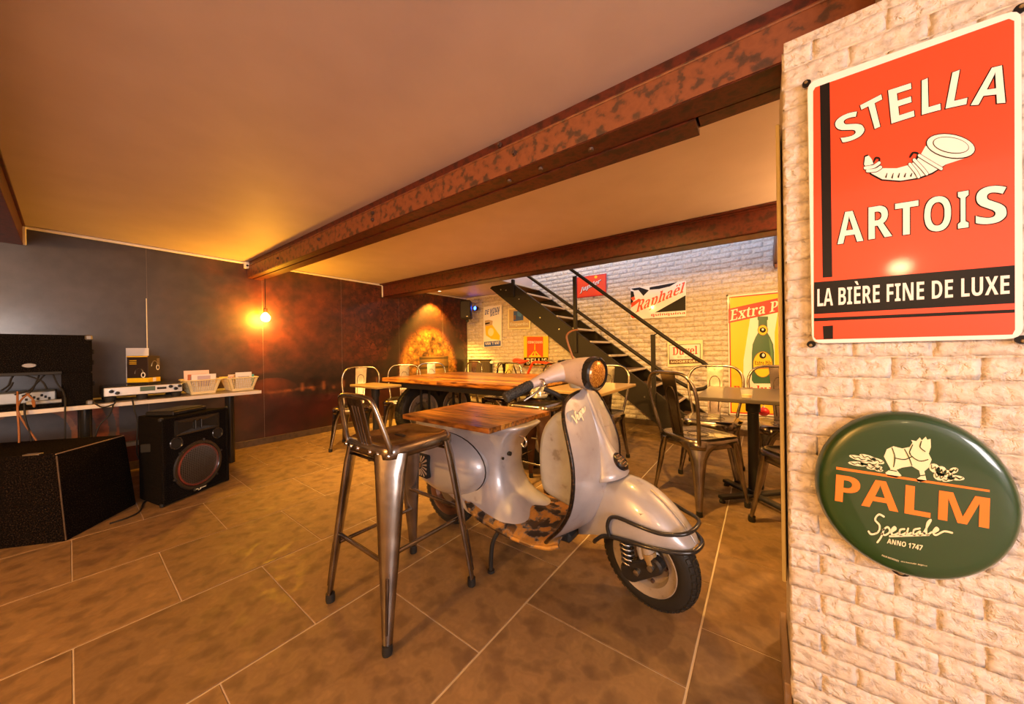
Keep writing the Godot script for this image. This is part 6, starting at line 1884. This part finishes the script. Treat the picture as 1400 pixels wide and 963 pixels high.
func downlight(label: String, at: Vector3, to: Vector3, c: Color, e: float, angle := 48.0) -> void:
	var t := thing("downlight", label, "lamp", at)
	obj("ring", lt([Vector2(0.026, -0.006), Vector2(0.038, -0.006), Vector2(0.040, 0.0), Vector2(0.026, 0.0)], 22), M.trim, t)
	obj("lens", lt([Vector2(0, -0.004), Vector2(0.026, -0.004), Vector2(0.026, 0.0), Vector2(0, 0.0)], 20), glow(Color(1.0, 0.85, 0.6), 5.0), t)
	var l := SpotLight3D.new()
	l.name = "spot_light"
	t.add_child(l, true)
	l.position = Vector3(0, -0.02, 0)
	l.basis = Basis.looking_at(to - at, Vector3.BACK)
	l.light_color = c
	l.light_energy = e
	l.light_size = 0.025
	l.spot_angle = angle
	l.spot_angle_attenuation = 0.6
	l.spot_range = 12.0
	l.spot_attenuation = 2.0
	l.shadow_enabled = true

func build_wall_things() -> void:
	# radiator under the blue and white sign
	var t := thing("radiator", "dark ribbed panel radiator on the brick wall in the far left corner", "radiator", Vector3(-4.36, 0.18, BACKZ + 0.07))
	obj("panel", bx(Vector3(0, 0.36, 0), Vector3(0.56, 0.72, 0.05), 0.008), mat(Color(0.055, 0.036, 0.02), 0.5), t)
	for k in 15: obj("rib", bx(Vector3(-0.252 + 0.036 * k, 0.36, 0.030), Vector3(0.020, 0.66, 0.016), 0.006), mat(Color(0.065, 0.043, 0.025), 0.5) if k == 0 else (t.get_node("rib") as MeshInstance3D).material_override, t)
	obj("top_grille", bx(Vector3(0, 0.725, 0), Vector3(0.565, 0.012, 0.075), 0.003), mat(Color(0.065, 0.043, 0.025), 0.5), t)
	obj("valve", lt([Vector2(0, 0), Vector2(0.024, 0.0), Vector2(0.027, 0.02), Vector2(0.022, 0.06), Vector2(0, 0.066)], 16, Transform3D(Basis(Vector3.BACK, -PI / 2), Vector3(0.30, 0.67, 0.02))), M.white, t)
	obj("pipe", tb([Vector3(0.31, 0.67, 0.0), Vector3(0.31, -0.16, 0.0)], 0.010), M.black_iron, t)
	# wall loudspeaker
	var p := on_z(637.5, 424, -4.52)
	var s := thing("wall_speaker", "small dark loudspeaker hung high in the far left corner", "loudspeaker", p - Vector3(0, 0.175, 0), 0.62)
	obj("cabinet", bx(Vector3(0, 0.175, 0), Vector3(0.20, 0.35, 0.19), 0.02), mat(Color(0.018, 0.014, 0.012), 0.6), s)
	obj("front_grille", bx(Vector3(0, 0.175, 0.096), Vector3(0.175, 0.32, 0.012), 0.006), mat(Color(0.024, 0.018, 0.015), 0.7), s)
	obj("badge", bx(Vector3(0.03, 0.045, 0.103), Vector3(0.032, 0.012, 0.002), 0.0005), M.bone, s)
	obj("bracket", tb([Vector3(0, 0.0, 0.0), Vector3(0, -0.04, 0.0), Vector3(-0.02, -0.05, -0.17)], 0.014), M.black, s)
	obj("bracket_plate", bx(Vector3(0.02, -0.03, 0.02), Vector3(0.05, 0.05, 0.05), 0.008), M.black, s)
	var b := thing("blue_spotlight", "tiny blue lamp glowing beside the wall loudspeaker", "lamp", on_z(649, 421.5, -4.66))
	obj("housing", lt([Vector2(0, 0.0), Vector2(0.042, 0.0), Vector2(0.046, 0.06), Vector2(0.040, 0.062), Vector2(0.036, 0.045), Vector2(0, 0.045)], 18, Transform3D(Basis(Vector3.RIGHT, PI / 2), Vector3(0, 0, -0.06))), M.black, b)
	obj("lens", lt([Vector2(0, -0.012), Vector2(0.036, -0.010), Vector2(0.036, 0.0), Vector2(0.02, 0.012), Vector2(0, 0.016)], 16, Transform3D(Basis(Vector3.RIGHT, PI / 2), Vector3(0, 0, -0.008))), glow(Color(0.22, 0.42, 1.0), 6.0), b)
	var l := OmniLight3D.new()
	l.name = "blue_light"
	b.add_child(l, true)
	l.position = Vector3(0, 0, 0.012)
	l.light_color = Color(0.15, 0.3, 1.0)
	l.light_energy = 0.015
	l.light_size = 0.02
	l.omni_range = 8.0
	l.omni_attenuation = 2.0
	l.shadow_enabled = true
	# glass strip along the reveal of the near wall
	var g := thing("glass_strip", "upright glossy strip with pale edge on the reveal of the near wall", "glass panel", Vector3(0.046, 0.30, -1.40))
	obj("pane", bx(Vector3(0.002, 0.73, -0.03), Vector3(0.008, 1.44, 0.15), 0.001), coat(mat(Color(0.16, 0.09, 0.04), 0.12), 1.0, 0.03), g)
	obj("edge", bx(Vector3(-0.001, 0.73, 0.050), Vector3(0.010, 1.44, 0.009), 0.002), mat(Color(0.62, 0.52, 0.28), 0.3), g)
	# thin pale cable on the printed wall
	var st := S()
	tube(st, [Vector3(WALLX + 0.005, 1.62, -0.455), Vector3(WALLX + 0.005, 1.15, -0.455), Vector3(WALLX + 0.005, 0.72, -0.457)], 0.003, -1, 5)
	tag(obj("wall_cable", st, M.trim), "thin pale cable running down the dark wall above the headphone box", "cable")

# ---------- light ----------
func build_light() -> void:
	bulb_lamp("bare glowing bulb hanging close to the dark printed wall", Vector3(-4.60, 1.94, -1.375), 0.45, Color(1.0, 0.68, 0.14), 1.3, 14.0)
	downlight("small round ceiling spotlight shining on the printed wall", on_y(601, 398, CEIL), Vector3(-4.66, 0.8, -3.92), Color(1.0, 0.76, 0.30), 14.0)
	# lamps outside the frame; some are added only for their light
	bulb_lamp("unseen bare bulb added behind the near wall, over the chairs", Vector3(0.85, CEIL, -3.0), 0.22, Color(1.0, 0.76, 0.46), 2.3, 4.0)  # added out of view to warm the chairs and the back wall
	bulb_lamp("bare bulb hanging behind the camera, to the left", Vector3(-1.2, CEIL, 2.0), 0.42, Color(1.0, 0.74, 0.38), 4.8, 4.0)
	bulb_lamp("bare bulb hanging behind the camera, to the right", Vector3(0.74, CEIL, 1.0), 0.56, Color(1.0, 0.84, 0.62), 0.5, 4.0)
	for k in 2: added_spot(["left", "right"][k] + " one of two unseen little spotlights added behind the stair beam", Vector3([-4.0, -0.1][k], 2.035, [-3.24, -3.42][k]), Vector3([-4.0, -0.6][k], 0.5, -4.7), [0.45, 0.55][k])  # added pair, hidden by the beam, to light the back wall
	for k in 3: added_spot(["leftmost", "middle", "rightmost"][k] + " of three unseen little spotlights added behind the broad beam", Vector3([-3.3, -2.0, -0.6][k], 2.035, -1.56), Vector3([-3.2, -2.2, -0.7][k], 0.6, -2.5), 5.5)  # added behind the beam to brighten the tabletops and far floor
	bulb_lamp("unseen bare bulb added on the floor above, over the stair well", Vector3(-2.6, 4.2, -3.9), 0.7, Color(1.0, 0.86, 0.68), 1.5, 4.0)  # added upstairs, out of view, to brighten the far end

func added_spot(label: String, at: Vector3, to: Vector3, e: float) -> void:  # an added spotlight, kept out of view behind a beam
	var t := thing("added_beam_spotlight", label, "lamp", at)
	t.basis = Basis.looking_at(to - at, Vector3.UP)
	obj("housing", lt([Vector2(0, 0.0), Vector2(0.020, 0.0), Vector2(0.028, 0.01), Vector2(0.030, 0.06), Vector2(0.027, 0.06), Vector2(0.024, 0.045), Vector2(0, 0.045)], 18, Transform3D(Basis(Vector3.RIGHT, -PI / 2), Vector3(0, 0, 0.04))), M.black, t)
	obj("lens", lt([Vector2(0, 0.045), Vector2(0.024, 0.045), Vector2(0.024, 0.052), Vector2(0, 0.056)], 16, Transform3D(Basis(Vector3.RIGHT, -PI / 2), Vector3(0, 0, 0.04))), glow(Color(1.0, 0.85, 0.62), 4.0), t)
	var l := SpotLight3D.new()
	l.name = "spot_light"
	t.add_child(l, true)
	l.position = Vector3(0, 0, -0.03)
	l.light_color = Color(1.0, 0.75, 0.36)
	l.light_energy = e
	l.light_size = 0.03
	l.spot_angle = 62.0
	l.spot_angle_attenuation = 0.8
	l.spot_range = 10.0
	l.spot_attenuation = 2.0
	l.shadow_enabled = true
